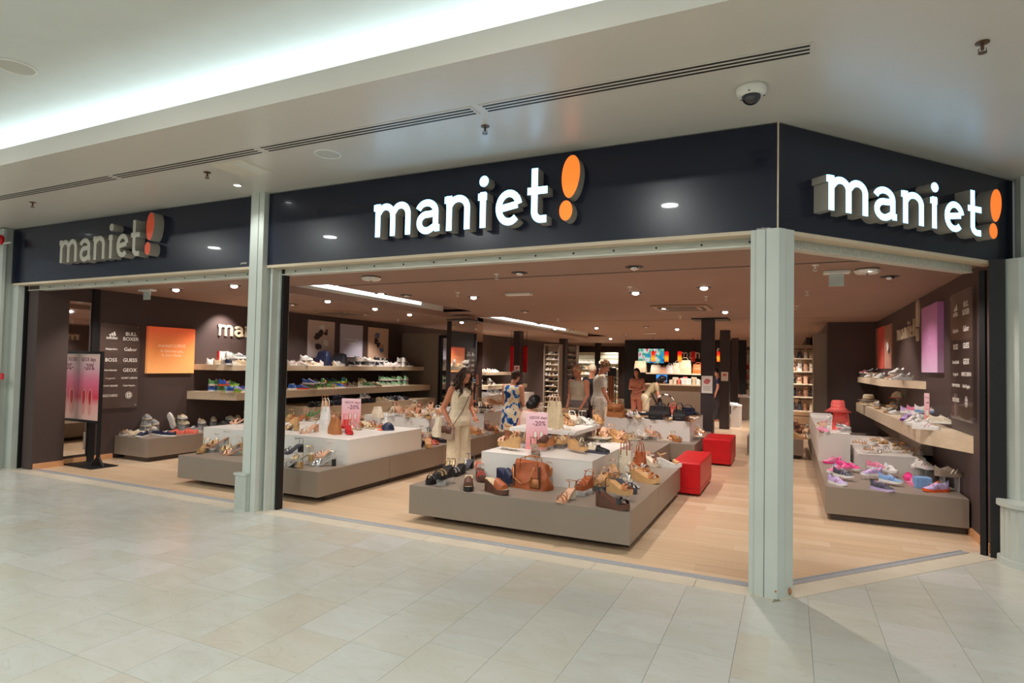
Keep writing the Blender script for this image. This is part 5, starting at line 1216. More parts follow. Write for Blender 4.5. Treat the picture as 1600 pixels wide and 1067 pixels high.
row('behind the front row of the pink hat box', 'small shoes behind the front row', .80, (1272, 665), (1360, 664), 8, ['loafer', 'clog', 'flat_sandal'], [('white', 'hotpink', 'pink', 'pink'), C_SNK[0], ('cream', 'nude', 'cream', 'gold'), ('white', 'silver', 'white', 'white')], yaw=(-160, -40), sc=(.65, .8), jit=(.06, .15), rise=.08)
# right back: sandals on platform below the handbag wall
plinth_island('display_platform', 'taupe platform heaped with sandals behind the corner pilaster', -.75, .25, 12.7, 14.8, inset=.1)
row('on the taupe platform behind the corner pilaster', 'sandals behind the corner pilaster', Z1, (1239, 683), (1262, 686), 5, ['flat_sandal', 'wedge_sandal'], C_SAND, yaw=(-120, -20), sc=(.9, 1), rise=.06)
row('at the back of the platform behind the corner pilaster', 'sandals further behind the corner pilaster', Z1, (1237, 676), (1262, 677), 6, ['flat_sandal', 'wedge_sandal'], C_SAND + [C_SAND[5]], yaw=(-120, -20), sc=(.9, 1), rise=.10)

# ------------------------------------------------------------------ bags, hats, boxes
def bag_mesh(w, h, d, round_=.02, taper=.85, slump=0.0):
    bm = bmesh.new(); rings = []
    n = 20
    for k in range(8):
        f = k / 7; s = 1 - (1 - taper) * f + .05 * math.sin(f * PI); z = h * f; r = []
        for j in range(n):
            a = 2 * PI * j / n; cx = math.copysign(abs(math.cos(a)) ** .35, math.cos(a)); cy = math.copysign(abs(math.sin(a)) ** .5, math.sin(a))
            wob = 1 + slump * .08 * math.sin(3 * a + k)
            r.append(Vector((cx * w / 2 * s * wob, cy * d / 2 * (1 - .45 * f * (f > .5) - .2 * f) * wob, z - slump * .02 * math.sin(a * 2) * f)))
        rings.append(r)
    loft(bm, rings); return me_from(bm, 'body')
def bag(px, py, z, w, h, d, yaw, c, lab, handle=.5, group=None, flap=None, pos=None, name='handbag', cat='bag', slump=0, acc=None, nh=2, straps=True):
    p = pos if pos is not None else settle(Pz(px, py, z), .08)
    t = empty(name, p, D_(yaw), lab, cat, group)
    o = obj('body', bag_mesh(w, h, d, slump=slump), cm(c) if isinstance(c, str) else c, t)
    am = cm(acc) if acc else (cm(c) if isinstance(c, str) else c)
    for s in ((-1, 1) if nh == 2 else (0,)):
        bm = bmesh.new(); k = handle * h; tube(bm, [(-w * .24, s * d * .22, h * .80), (-w * .22, s * d * .24, h + k * .6), (-w * .1, s * d * .2, h + k), (w * .1, s * d * .2, h + k), (w * .22, s * d * .24, h + k * .6), (w * .24, s * d * .22, h * .80)], .006 if w > .15 else .004, 6)
        smooth(obj('handle', bm, am, t))
    if flap:
        bm = bmesh.new(); box(bm, -w * .40, w * .40, -d / 2 - .006, -d * .28, h * .45, h * .97); bmesh.ops.bevel(bm, geom=bm.edges[:], offset=.008, segments=2, affect='EDGES'); smooth(obj('flap', bm, cm(flap), t))
        bm = bmesh.new(); box(bm, -.012, .012, -d / 2 - .011, -d / 2 - .004, h * .42, h * .52); obj('clasp', bm, cm('gold'), t)
    return t
# tan slouchy satchel on the front platform
t = bag(829, 762, Z1, .47, .27, .20, -8, 'cognac', 'large slouchy tan leather satchel on the front of the nearest platform', handle=.25, slump=1.2, acc='tan')
bm = bmesh.new(); box(bm, .05, .17, -.115, -.095, .02, .13); bmesh.ops.bevel(bm, geom=bm.edges[:], offset=.01, segments=2, affect='EDGES'); smooth(obj('front_pocket', bm, cm('tan'), t))
bm = bmesh.new(); tube(bm, [(-.16, -.10, .24), (-.14, -.13, .12), (-.04, -.14, .06), (.06, -.13, .10), (.10, -.10, .24)], .008, 7); smooth(obj('hanging_handle', bm, cm('tan'), t))
for xx in (-.15, .16):
    bm = bmesh.new(); box(bm, xx - .012, xx + .012, -.108, -.088, .02, .25); obj('strap', bm, cm('brown'), t)
bm = bmesh.new()
for k in range(9): tube(bm, [(.19 + .003 * k, -.06 + .01 * k, .2), (.2 + .004 * k, -.07 + .012 * k, .02)], .0025, 4)
tag(obj('fringe', bm, cm('tan'), t), kind='stuff')
bag(976, 742, Z1, .20, .30, .12, -25, 'cream', 'tall cream tote with brown handles at the aisle side of the nearest platform', handle=.45, acc='cognac')
bag(1000, 735, Z1, .16, .24, .12, -15, 'cognac', 'brown and cream tote beside the tall cream tote', handle=.5, acc='cognac')
bag(866, 668, ZS, .24, .34, .14, -20, 'beige', 'tall straw coloured tote on the white slab', handle=.25, acc='nude')
bag(961, 652, .74, .36, .26, .14, -10, 'tan', 'tan leather satchel with flap on the bag crowded white box', handle=.4, flap='tan', acc='cognac')
bag(944, 647, .74, .2, .16, .12, -15, 'coral', 'small coral bag behind the tan satchel', handle=.4)
bag(1027, 657, .74, .42, .25, .16, 0, 'black', 'wide black shopping bag on the bag crowded white box', handle=.2)
bag(1060, 658, .74, .25, .20, .14, 0, 'black', 'small black handbag with raised handle on the bag crowded white box', handle=.6)
bag(1075, 650, .74, .3, .17, .14, 0, 'navy', 'navy bag at the end of the bag crowded white box', handle=.3)
bag(1052, 648, .74, .22, .18, .14, 0, 'coral', 'coral bag behind the small black handbag', handle=.3)
# long island bags
bag(523, 678, LZ, .24, .22, .12, -20, 'tan', 'orange tan handbag in front of the sale card on the large white box', handle=.3, slump=.4, acc='tan')
bag(508, 672, LZ, .22, .34, .12, -20, 'white', 'white tote bag beside the orange tan handbag', handle=.35, acc='cream')
bag(507, 662, LZ, .20, .36, .11, -20, 'nude', 'peach shoulder bag leaning behind the orange tan handbag', handle=.3, acc='tan')
bag(628, 662, LZ, .16, .15, .10, -20, 'white', 'small white handbag near the edge of the large white box', handle=.3)
pB = settle(Pz(618, 662, LZ), .14)
bag(0, 0, 0, .22, .16, .12, -20, 'cream', 'cream box bag on a riser above the peaked cap', handle=.0, pos=pB + Vector((0, 0, .14)))
acrylic(pB, -.3, .14, None)
# peaked cap
def cap(p, yaw, c1, c2, lab):
    t = empty('cap', p, D_(yaw), lab, 'hat'); bm = bmesh.new()
    prof = []
    for k in range(7): a = PI / 2 * k / 6; prof.append((.095 * math.cos(a) if k < 6 else .001, .11 * math.sin(a)))
    lathe(bm, [(.095, 0)] + prof, 20); smooth(obj('crown', bm, cm(c1), t)); bm = bmesh.new(); rings = []
    for j in range(9):
        a = -1.1 + 2.2 * j / 8; rings.append([Vector((math.cos(a) * .09, math.sin(a) * .09, .012)), Vector((math.cos(a) * .17 - .01, math.sin(a) * .12, .002)), Vector((math.cos(a) * .17 - .01, math.sin(a) * .12, -.002)), Vector((math.cos(a) * .09, math.sin(a) * .09, .006))])
    loft(bm, rings); smooth(obj('peak', bm, cm(c2), t)); bm = bmesh.new(); lathe(bm, [(.001, .112), (.01, .112), (.008, .118), (.001, .119)], 10); obj('top_button', bm, cm(c2), t); return t
cap(settle(Pz(606, 672, LZ), .16) + Vector((0, 0, .005)), 200, 'navy', 'orange', 'navy baseball cap with orange peak on the large white box')
cap(settle(Pz(1322, 664, .80) + Vector((-.1, .5, .0)), .16), 250, 'white', 'pink', 'white cap behind the pink bucket hat')
def hat(p, c, lab, r=.10, h=.10, brim=.07, droop=.03, band_c=None, on=None):
    t = empty('sun_hat', p, 0, lab, 'hat'); bm = bmesh.new(); lathe(bm, [(r + brim, -droop), (r, 0), (r * .95, h * .6), (r * .8, h * .95), (.001, h), (.001, h - .004), (r * .78, h * .9), (r * .93, h * .6), (r * .97, -.004), (r + brim, -droop - .004)], 24)
    smooth(obj('crown', bm, cm(c), t)); bm = bmesh.new(); lathe(bm, [(r * 1.01, .0), (r * 1.0, .02), (r * .99, .02), (r * .98, .0)], 24); obj('hat_band', bm, cm(band_c or c), t); return t
def stand(p, h, lab):
    t = empty('display_stand', p, 0, lab, 'stand'); bm = bmesh.new(); lathe(bm, [(.001, 0), (.06, 0), (.06, .006), (.008, .01), (.008, h), (.001, h)], 14); obj('pole', bm, m_clear, t)
    bm = bmesh.new(); ellipsoid(bm, (0, 0, h), (.05, .05, .03)); obj('head', bm, m_clear, t); return t
pH = settle(Pz(1317, 672, .80), .12); stand(pH, .34, 'clear hat stand holding the pink bucket hat'); hat(pH + Vector((0, 0, .34)), 'neon', 'coral pink bucket hat on the box at the right', r=.10, h=.12, brim=.085, droop=.06)
bag(1318, 672, .80, .24, .28, .12, -20, 'neon', 'coral pink backpack hanging below the bucket hat', handle=.2, flap='neon', name='backpack')
pH = Vector((1.1, 12.6, 1.05)); p2 = Pz(1331, 648, 1.05); hat(Vector((1.38, 13.3, 1.17)), 'beige', 'brown straw sun hat on the end of the oak ledge', r=.10, h=.10, brim=.08, droop=.01, band_c='brown'); stand(Vector((1.38, 13.3, 1.05)), .11, 'low clear stand under the straw hat')
cap(Vector((1.62, 11.6, 1.28)), 230, 'cream', 'coral', 'white cap printed with red, on a stand over the oak ledge'); stand(Vector((1.62, 11.6, 1.05)), .22, 'clear stand holding the white and red cap')
bag(1350, 668, .80, .2, .17, .14, -10, 'white', 'round white children bag on the pink hat box', handle=.2)
# blue glove box on right platform
t = empty('display_cube', Pz(1441, 762, Z1), .2, 'small blue cube under the white trainer on the right platform', 'display cube'); bm = bmesh.new(); box(bm, -.08, .08, -.06, .06, 0, .12); bmesh.ops.bevel(bm, geom=bm.edges[:], offset=.004, segments=1, affect='EDGES'); obj('body', bm, cm('skyblue'), t)
bm = bmesh.new(); box(bm, -.076, .076, -.056, .056, .12, .124); obj('lid', bm, cm('skyblue'), t)
# sale cards
sale_card(Pz(548, 668, LZ), .29, .44, 'pink sale card behind the orange handbag on the large white box')
sale_card(Pz(838, 702, ZW), .26, .44, 'pink sale card standing on the nearest white box')
sale_card(Vector((1.55, 8.9, 1.05)), .10, .40, 'narrow pink sale tag standing on the right oak ledge', rz=-1.2)
# big navy bag and book on upper left shelf
bag(0, 0, 0, .5, .32, .25, -15, 'navy', 'dark navy holdall on the upper left wall shelf', pos=Vector((-9.85, Px(505, 570, -9.85).y, 1.59)), handle=.1, slump=1)
bag(0, 0, 0, .4, .28, .22, 5, 'charcoal', 'dark grey holdall beside the navy holdall', pos=Vector((-9.85, Px(519, 570, -9.85).y + .25, 1.59)), handle=.1, slump=1)
t = empty('price_box', Vector((-9.9, Px(348, 568, -9.9).y, 1.59)), 1.3, 'red and white upright box on the upper left wall shelf', 'box'); bm = bmesh.new(); box(bm, -.1, .1, -.03, .03, 0, .26); obj('body', bm, cm('white'), t); bm = bmesh.new(); box(bm, -.101, -.08, -.031, .031, 0, .26); obj('red_edge', bm, cm('red'), t)

# ------------------------------------------------------------------ back of the shop
def rack(name, lab, x0, x1, y, z0, z1, nrow, back=m_wallbrown, side=m_taupe, depth=.35, shelf_m=None, sides=True):
    t = empty(name, ((x0 + x1) / 2, y, 0), label=lab, cat='shelving')
    bxo('back_board', (x0, x1, y + depth - .02, y + depth, 0, z1 + .12), back, t)
    if sides: bxo('side_board', (x0 - .04, x0, y, y + depth, 0, z1 + .12), side, t); bxo('side_board', (x1, x1 + .04, y, y + depth, 0, z1 + .12), side, t); bxo('top_board', (x0 - .04, x1 + .04, y, y + depth, z1 + .12, z1 + .17), side, t)
    zs = []
    for k in range(nrow):
        z = z0 + (z1 - z0) * k / nrow; zs.append(z); bxo('shelf', (x0 + .01, x1 - .01, y + .05, y + depth - .02, z - .015, z), shelf_m or m_shelf, t)
    return zs
def fill(zs, x0, x1, y, per, kinds, combos, place, group, yaw=(-110, -70), sc=(.9, 1.05), skip=0.1):
    for r_, z in enumerate(zs):
        for i in range(per):
            if random.random() < skip: continue
            x = x0 + (x1 - x0) * (i + .5) / per + random.uniform(-.03, .03)
            shoe(random.choice(kinds), Vector((x, y + .17 + random.uniform(-.03, .03), z)), D_(random.uniform(*yaw)), random.choice(combos), '%s, shelf %s from below' % (place, ordinal(r_)) if False else place + ', ' + ordinal(r_) + ' shelf up', group, random.uniform(*sc))
random.seed(31)
m_slat = mat('pale_green_slat', (206, 206, 178), .5, var=.04); m_slat2 = mat('pale_oak_slat', (210, 190, 168), .5, var=.04)
# racks between the dark columns
a = Pz(849, 530, 2.6); xa, xb = Py(851, 560, 20).x, Py(872, 560, 20).x
zs = rack('shoe_rack', 'tall lit rack of trainers left of the dark column', xa, xb, 20, .2, 2.3, 11, side=m_taupe, back=m_slat2)
fill(zs, xa, xb, 20, 5, ['small_trainer'], C_SNK + C_BLK + C_SNK + [C_RUN[2]], 'on the tall rack before the dark column', 'shoes on the tall rack')
xa2, xb2 = Py(884, 560, 24.0).x, Py(899, 560, 24.0).x
zs = rack('shoe_rack', 'narrow rack of pink and white trainers behind the dark column', xa2, xb2, 24.0, .25, 2.4, 10, side=m_taupe, back=m_whitebox, shelf_m=m_whitebox)
fill(zs, xa2, xb2, 24.0, 3, ['small_trainer'], [C_KID[0], C_KID[1], C_SNK[0], C_SNK[3]], 'on the narrow pink and white rack', 'shoes on the narrow rack')
# pale slatwall shelving
def slatwall(x0, x1, y, z0, z1, lab, n, m):
    t = empty('slatwall', ((x0 + x1) / 2, y, 0), label=lab, cat='shelving'); bxo('board', (x0, x1, y, y + .04, z0, z1), m, t)
    for k in range(n):
        z = z0 + (z1 - z0) * (k + .5) / n; bxo('groove', (x0, x1, y - .003, y, z - .01, z + .01), m_plinth, t)
    return t
m_slat = mat('pale_green_slat', (206, 206, 178), .5, var=.04); m_slat2 = mat('pale_oak_slat', (210, 190, 168), .5, var=.04)
ya = 26.6
s0, s1, s2_, s3 = Py(903, 560, ya).x, Py(929, 560, ya).x, Py(938, 560, ya).x, Py(966, 560, ya).x
for k, (p0, p1) in enumerate(((s0, s1), (s2_, s3))):
    slatwall(p0, p1, ya, 0, 2.35, 'pale slatted display wall, %s panel behind the elderly shopper' % ordinal(k), 12, m_slat)
    for r_ in range(6):
        z = .55 + .26 * r_
        for i in range(4 if k == 0 else 4):
            x = p0 + (p1 - p0) * (i + .5) / 4; shoe('small_trainer', Vector((x, ya - .12, z)), D_(random.uniform(-30, 10)), random.choice([C_SNK[0], C_SNK[0], C_SNK[2], C_GOLD[0], C_SNK[7], C_BLK[0]]), 'on the pale slatted %s panel, %s row up' % (ordinal(k), ordinal(r_)), 'shoes on the slatted wall', 1.0)
    t = empty('shelf_rail', ((p0 + p1) / 2, ya - .1, .5), label='thin clear ledges on the %s pale slatted panel' % ordinal(k), cat='shelf')
    for r_ in range(6): bxo('ledge', (p0, p1, ya - .22, ya - .003, .535 + .26 * r_, .549 + .26 * r_), m_whitebox, t)
# counter zone
YB = 24.0
def X_(px, y, py=560): return Py(px, py, y).x
def Z_(px, py, y): return Py(px, py, y).z
bm = bmesh.new(); box(bm, X_(976, YB), X_(1166, YB), YB + .02, YB + .15, 0, CEIL)
tag(obj('wall_back', bm, m_black), 'black feature wall behind the counter', kind='structure')
t = empty('television', (X_(1017, YB), YB, 2.0), label='wall mounted screen showing a colourful floral clip', cat='television')
x0, x1, z0, z1 = X_(998, YB), X_(1038, YB), Z_(1017, 567, YB), Z_(1017, 545, YB)
bxo('casing', (x0 - .02, x1 + .02, YB - .06, YB, z0 - .02, z1 + .02), m_black, t)
m = mat('screen_clip', (40, 120, 190), .3, scale=4.5, detail=6); nt = m.node_tree; b = nt.nodes['Principled BSDF']; r = [n for n in nt.nodes if n.type == 'VALTORGB'][0]
cols = [(.3, (10, 60, 130)), (.42, (40, 150, 200)), (.5, (60, 140, 90)), (.58, (190, 220, 225)), (.66, (190, 40, 60))]
while len(r.color_ramp.elements) < 5: r.color_ramp.elements.new(.5)
for e, (p_, c_) in zip(r.color_ramp.elements, cols): e.position = p_; e.color = (*s2l(c_), 1)
nt.links.new(r.outputs[0], b.inputs['Emission Color']); b.inputs['Emission Strength'].default_value = 1.0
bxo('screen', (x0, x1, YB - .064, YB - .06, z0, z1), m, t)
m_lamp = grad_mat('lamp_shade_lit', [(0, (255, 90, 20)), (.3, (255, 150, 30)), (.7, (230, 30, 10)), (1, (160, 10, 8))], em=1.6)
m_lamp_off = mat('lamp_shade_red', (170, 14, 14), .4, em=(170, 10, 10), ems=.25)
for i, (px, lit) in enumerate(((1020.5, 1), (1041.5, 1), (1062, 1), (1083, 0), (1123.5, 1))):
    y = 22.0; p = Py(px, 556, y); t = empty('pendant_lamp', (p.x, y, Py(px, 565, y).z), label='small cylindrical %s pendant lamp over the counter, %s from the left' % ('glowing orange' if lit else 'dark red', ordinal(i)), cat='lamp')
    h = Py(px, 549, y).z - Py(px, 565, y).z; bm = bmesh.new(); lathe(bm, [(.001, 0), (.07, 0), (.07, h), (.001, h)], 16); smooth(obj('shade', bm, m_lamp if lit else m_lamp_off, t))
    bm = bmesh.new(); tube(bm, [(0, 0, h), (0, 0, CEIL - t.location.z - .01)], .006, 5); obj('cord', bm, m_black, t); bm = bmesh.new(); lathe(bm, [(.001, h), (.03, h), (.03, h + .04), (.001, h + .05)], 10); obj('cap', bm, m_black, t)
t = empty('wall_lettering', (X_(1062, YB), YB, 2), label='raised white maniet letters on the black wall behind the counter', cat='sign')
a = Py(1062, 560, YB - .03); xh = Z_(1065, 550, YB) - Z_(1065, 560, YB)
maniet(t, (a.x, YB, a.z), (1, 0, 0), (0, -1, 0), xh, .03, m_print_white, m_print_white, m_print_white, total=X_(1125, YB) - a.x)
# counter shelves
t = empty('back_counter', (X_(1050, 23.4), 23.4, 0), label='pale counter with shelves below the screen', cat='counter')
xa, xb = X_(1008, 23), X_(1096, 23)
bxo('worktop', (xa, xb, 22.9, 23.5, Z_(1050, 600, 23) - .05, Z_(1050, 600, 23)), m_shelf, t); bxo('body', (xa, xb, 22.95, 23.45, 0, Z_(1050, 600, 23) - .05), m_taupe, t)
bxo('upper_shelf', (xa, xb, 23.2, 23.9, Z_(1050, 583, 23) - .05, Z_(1050, 583, 23)), m_shelf, t)
zc_ = Z_(1050, 583, 23); zw_ = Z_(1050, 600, 23)
for i, (px, c, w, h) in enumerate(((1001, 'beige', .5, .45), (1025, 'cream', .4, .3), (1037, 'nude', .4, .22), (1047, 'white', .3, .3), (1060, 'cream', .45, .4), (1070, 'beige', .5, .5), (1091, 'orange', .4, .35))):
    bag(0, 0, 0, w, h, .2, 0, c, '%s bag on the shelf above the counter, %s from the left' % ({'nude': 'peach'}.get(c, c), ordinal(i)), pos=Vector((X_(px, 23.4), 23.4, zc_)), handle=.2, group='bags above the counter')
t = empty('till_screen', (X_(1034, 23), 23.05, zw_), label='small bright blue till screen on the counter', cat='screen'); sx = X_(1034, 23)
bxo('casing', (sx - .22, sx + .22, 23.03, 23.07, zw_ + .04, zw_ + .36), m_black, t); bxo('screen', (sx - .2, sx + .2, 23.025, 23.03, zw_ + .06, zw_ + .34), mat('till_blue', (50, 120, 200), .3, em=(50, 130, 220), ems=1.0), t); bxo('foot', (sx - .1, sx + .1, 23.0, 23.1, zw_, zw_ + .04), m_black, t)
random.seed(8)
for i in range(16):
    px = 1050 + 2.9 * i; c = random.choice(['white', 'cream', 'green', 'coral', 'beige', 'skyblue']); h = random.uniform(.08, .3); w = random.uniform(.06, .12)
    t = empty('product_box', Vector((X_(px, 23.1), 23.1 + .1 * (i % 2), zw_)), 0, '%s small product box on the counter, %s from the left' % ({'coral': 'coral', 'skyblue': 'light blue'}.get(c, c), ordinal(i)), 'box', 'product boxes on the counter')
    bm = bmesh.new(); box(bm, -w, w, -.05, .05, 0, h); bmesh.ops.bevel(bm, geom=bm.edges[:], offset=.006, segments=1, affect='EDGES'); obj('body', bm, cm(c), t)
# shelves with bags beyond the aisle columns
def bag_wall(x0, x1, y, zlist, per, lab, place, seed, cols, board=m_slat2):
    random.seed(seed); slatwall(x0, x1, y + .45, 0, 2.45, lab, 10, board)
    for r_, z in enumerate(zlist):
        t = empty('wall_shelf', ((x0 + x1) / 2, y, z), label='%s shelf up, %s' % (ordinal(r_), place), cat='shelf', group='shelves of the ' + place); bxo('board', (x0, x1, y, y + .44, z - .03, z), m_shelf, t)
        for i in range(per):
            c = random.choice(cols); w = random.uniform(.2, .30) * min(1, (x1 - x0) / per / .34); p = Vector((x0 + (x1 - x0) * (i + .5) / per, y + .2, z))
            bag(0, 0, 0, w, random.uniform(.15, .27), .12, random.uniform(-20, 20), c, '%s handbag, %s on the %s shelf, %s' % ({'rosegold': 'rose gold', 'nude': 'peach', 'skyblue': 'light blue'}.get(c, c), ordinal(i), ordinal(r_), place), pos=p, handle=random.uniform(.2, .6), group='handbags of the ' + place, flap=c if random.random() < .4 else None)
yq = 19.0
bag_wall(X_(1236, yq), X_(1273, yq) , yq, [.55, .95, 1.32, 1.68, 2.05], 4, 'pale slatted wall behind the handbags', 'handbag wall behind the corner pilaster', 12, ['black', 'black', 'cream', 'beige', 'white', 'nude', 'brown', 'charcoal', 'gold', 'rosegold'])
yq = 25.0
bag_wall(X_(1154, yq), X_(1170, yq), yq, [.5, .9, 1.3, 1.7, 2.05], 3, 'pale slatted wall beyond the last aisle column', 'bag wall beyond the last aisle column', 13, ['green', 'beige', 'cream', 'tan', 'coral', 'white', 'brown', 'red'])
yq = 24.6
bag_wall(X_(1115, yq), X_(1124, yq), yq, [.6, 1.0, 1.4, 1.8], 2, 'pale board between the aisle columns', 'narrow shelf between the aisle columns', 14, ['green', 'cream', 'white', 'lime', 'red'])
wbox('display_box', 'small white display cube by the second aisle column', X_(1144, 19, 640), X_(1157, 19, 640), 18.6, 19.6, 0, .62)
wbox('display_box', 'taupe display cube beyond the last aisle column', X_(1157, 22, 640), X_(1171, 22, 640), 21.5, 22.6, 0, .75, m=m_taupe)
row('on the small white cube by the second aisle column', 'shoes on the small white cube', .62, (1146, 636), (1155, 636), 3, ['small_trainer'], [C_SNK[0]], yaw=(-80, 0))
row('on the taupe cube beyond the last column', 'shoes on the taupe cube', .75, (1158, 628), (1169, 628), 3, ['small_trainer'], [C_SNK[0], C_BLK[0]], yaw=(-80, 0))
# racks mid left behind mirror pillar; hanging posters
for px0, px1, z0, z1, y, lab in ((797, 802, 1.0, 2.35, 17.3, 'narrow red banner left of the dark column'), (812.5, 823.5, 1.0, 2.35, 17.9, 'wide red banner right of the dark column')):
    x0, x1 = X_(px0, y), X_(px1, y); t = empty('red_banner', ((x0 + x1) / 2, y, Z_(800, 585, y)), label=lab, cat='banner'); bxo('sheet', (x0, x1, y, y + .02, Z_(800, 581, y), Z_(800, 541, y)), m_red, t); bxo('top_rail', (x0, x1, y - .005, y + .025, Z_(800, 541, y), Z_(800, 541, y) + .02), m_black, t); bxo('hanger', (x0 + .02, x0 + .03, y, y + .01, Z_(800, 541, y) + .02, CEIL - .001), m_black, t); bxo('hanger', (x1 - .03, x1 - .02, y, y + .01, Z_(800, 541, y) + .02, CEIL - .001), m_black, t)
t = empty('poster', (X_(746, 16.9), 16.9, 2), label='white framed poster beyond the mirror pillar', cat='poster')
y = 16.9
# notices on the columns
def notice(px0, px1, py0, py1, y, lab, lines=True, red=True):
    x0, x1 = X_(px0, y), X_(px1, y); zt, zb = Z_(px0, py0, y), Z_(px0, py1, y); t = empty('notice', ((x0 + x1) / 2, y, zb), label=lab, cat='notice')
    bxo('sheet', (x0, x1, y, y + .006, zb, zt), m_print_white, t); cx = (x0 + x1) / 2; w = x1 - x0; h = zt - zb
    if red:
        bm = bmesh.new(); vs = [bm.verts.new((cx + .3 * w * math.cos(a) * (1 + .2 * math.sin(2 * a)), y - .001, zb + h * .68 + .16 * h * math.sin(a))) for a in [2 * PI * k / 14 for k in range(14)]]; bm.faces.new(vs); o = obj('printed_shoe', bm, mat('faded_red_print', (200, 110, 110), .5), t); o.matrix_parent_inverse = t.matrix_basis.inverted()
    for k in range(3 if lines else 0):
        bm = bmesh.new(); zz = zb + h * (.36 - .09 * k); vs = [bm.verts.new(p_) for p_ in ((cx - .36 * w, y - .001, zz), (cx + .36 * w, y - .001, zz), (cx + .36 * w, y - .001, zz + .02 * h), (cx - .36 * w, y - .001, zz + .02 * h))]; bm.faces.new(vs); o = obj('printed_line', bm, m_ink, t); o.matrix_parent_inverse = t.matrix_basis.inverted()
bpy.data.objects.remove(t)
notice(1096.5, 1113.5, 587, 614, 13.58, 'framed white notice with a red shoe on the first aisle column')
notice(1127, 1138, 581, 595, 17.88, 'small white notice on the second aisle column', lines=False)
notice(803.5, 812, 571, 583, 17.58, 'small white notice on the dark column behind the floral dress', lines=False)
t, (x, y0, y1, z0, z1) = board('poster', 'pale framed poster on the left wall beyond the mirror pillar', 740, 752, 529, 566, WL, g2, th=.03); scribble(t, x, y0, y1, z0, z1, 3, [m_skinprint, m_ink], 3)

# clothes rail with belts beside the man
t = empty('accessory_rail', (X_(957, 18), 18, 0), label='black rail hung with belts behind the man in the pale shirt', cat='rack')
x0, x1 = X_(950, 18), X_(963, 18)
bxo('post', (x0, x0 + .03, 18, 18.03, 0, 1.5), m_black, t); bxo('post', (x1 - .03, x1, 18, 18.03, 0, 1.5), m_black, t); bxo('bar', (x0, x1, 18, 18.03, 1.42, 1.46), m_black, t); bxo('header', (x0, x1, 17.99, 18.04, 1.46, 1.66), m_black, t)
for i in range(8):
    xx = x0 + .05 + (x1 - x0 - .1) * i / 7; t2 = empty('belt', (xx, 17.97, .6), label='%s belt hanging on the black rail, %s from the left' % (('tan', 'black', 'brown')[i % 3], ordinal(i)), cat='belt', group='belts on the rail')
    bm = bmesh.new(); box(bm, -.012, .012, -.012, .012, 0, .82); bmesh.ops.bevel(bm, geom=bm.edges[:], offset=.003, segments=1, affect='EDGES'); obj('strap', bm, cm(('tan', 'black', 'brown')[i % 3]), t2)


# ------------------------------------------------------------------ people
def rot_y(a): return Matrix.Rotation(a, 3, 'Y')
def cone(bm, p0, p1, r0, r1, n=12):
    p0, p1 = Vector(p0), Vector(p1); d = p1 - p0
    if d.length < 1e-6: return
    mt = Matrix.Translation((p0 + p1) / 2) @ d.to_track_quat('Z', 'Y').to_matrix().to_4x4()
    bmesh.ops.create_cone(bm, cap_ends=True, segments=n, radius1=r0, radius2=r1, depth=d.length, matrix=mt)
    for p, r in ((p0, r0), (p1, r1)): bmesh.ops.create_uvsphere(bm, u_segments=n, v_segments=8, radius=r, matrix=Matrix.Translation(p))
def limb(bm, pts, rs):
    for i in range(len(pts) - 1): cone(bm, pts[i], pts[i + 1], rs[i], rs[i + 1])
def fuse(bm, voxel, name, sm=4, parent=None, m=None):
    me = bpy.data.meshes.new(name); bm.to_mesh(me); bm.free(); o = bpy.data.objects.new(name, me); COL.objects.link(o)
    r = o.modifiers.new('r', 'REMESH'); r.mode = 'VOXEL'; r.voxel_size = voxel; s = o.modifiers.new('s', 'SMOOTH'); s.factor = .5; s.iterations = sm
    dg = bpy.context.evaluated_depsgraph_get(); me2 = bpy.data.meshes.new_from_object(o.evaluated_get(dg)); bpy.data.objects.remove(o)
    me2.name = name; o = bpy.data.objects.new(name, me2); COL.objects.link(o); o.parent = parent
    if m: me2.materials.append(m)
    for p in me2.polygons: p.use_smooth = True
    return o
def sk(name, c): return mat('skin_' + name, c, .5, var=.05, scale=12)
SKIN = sk('warm', (206, 146, 118)); SKIN2 = sk('tanned', (186, 122, 92))
def cloth(name, c, **k): return mat('cloth_' + name, c, .85, var=.06, scale=20, **k)
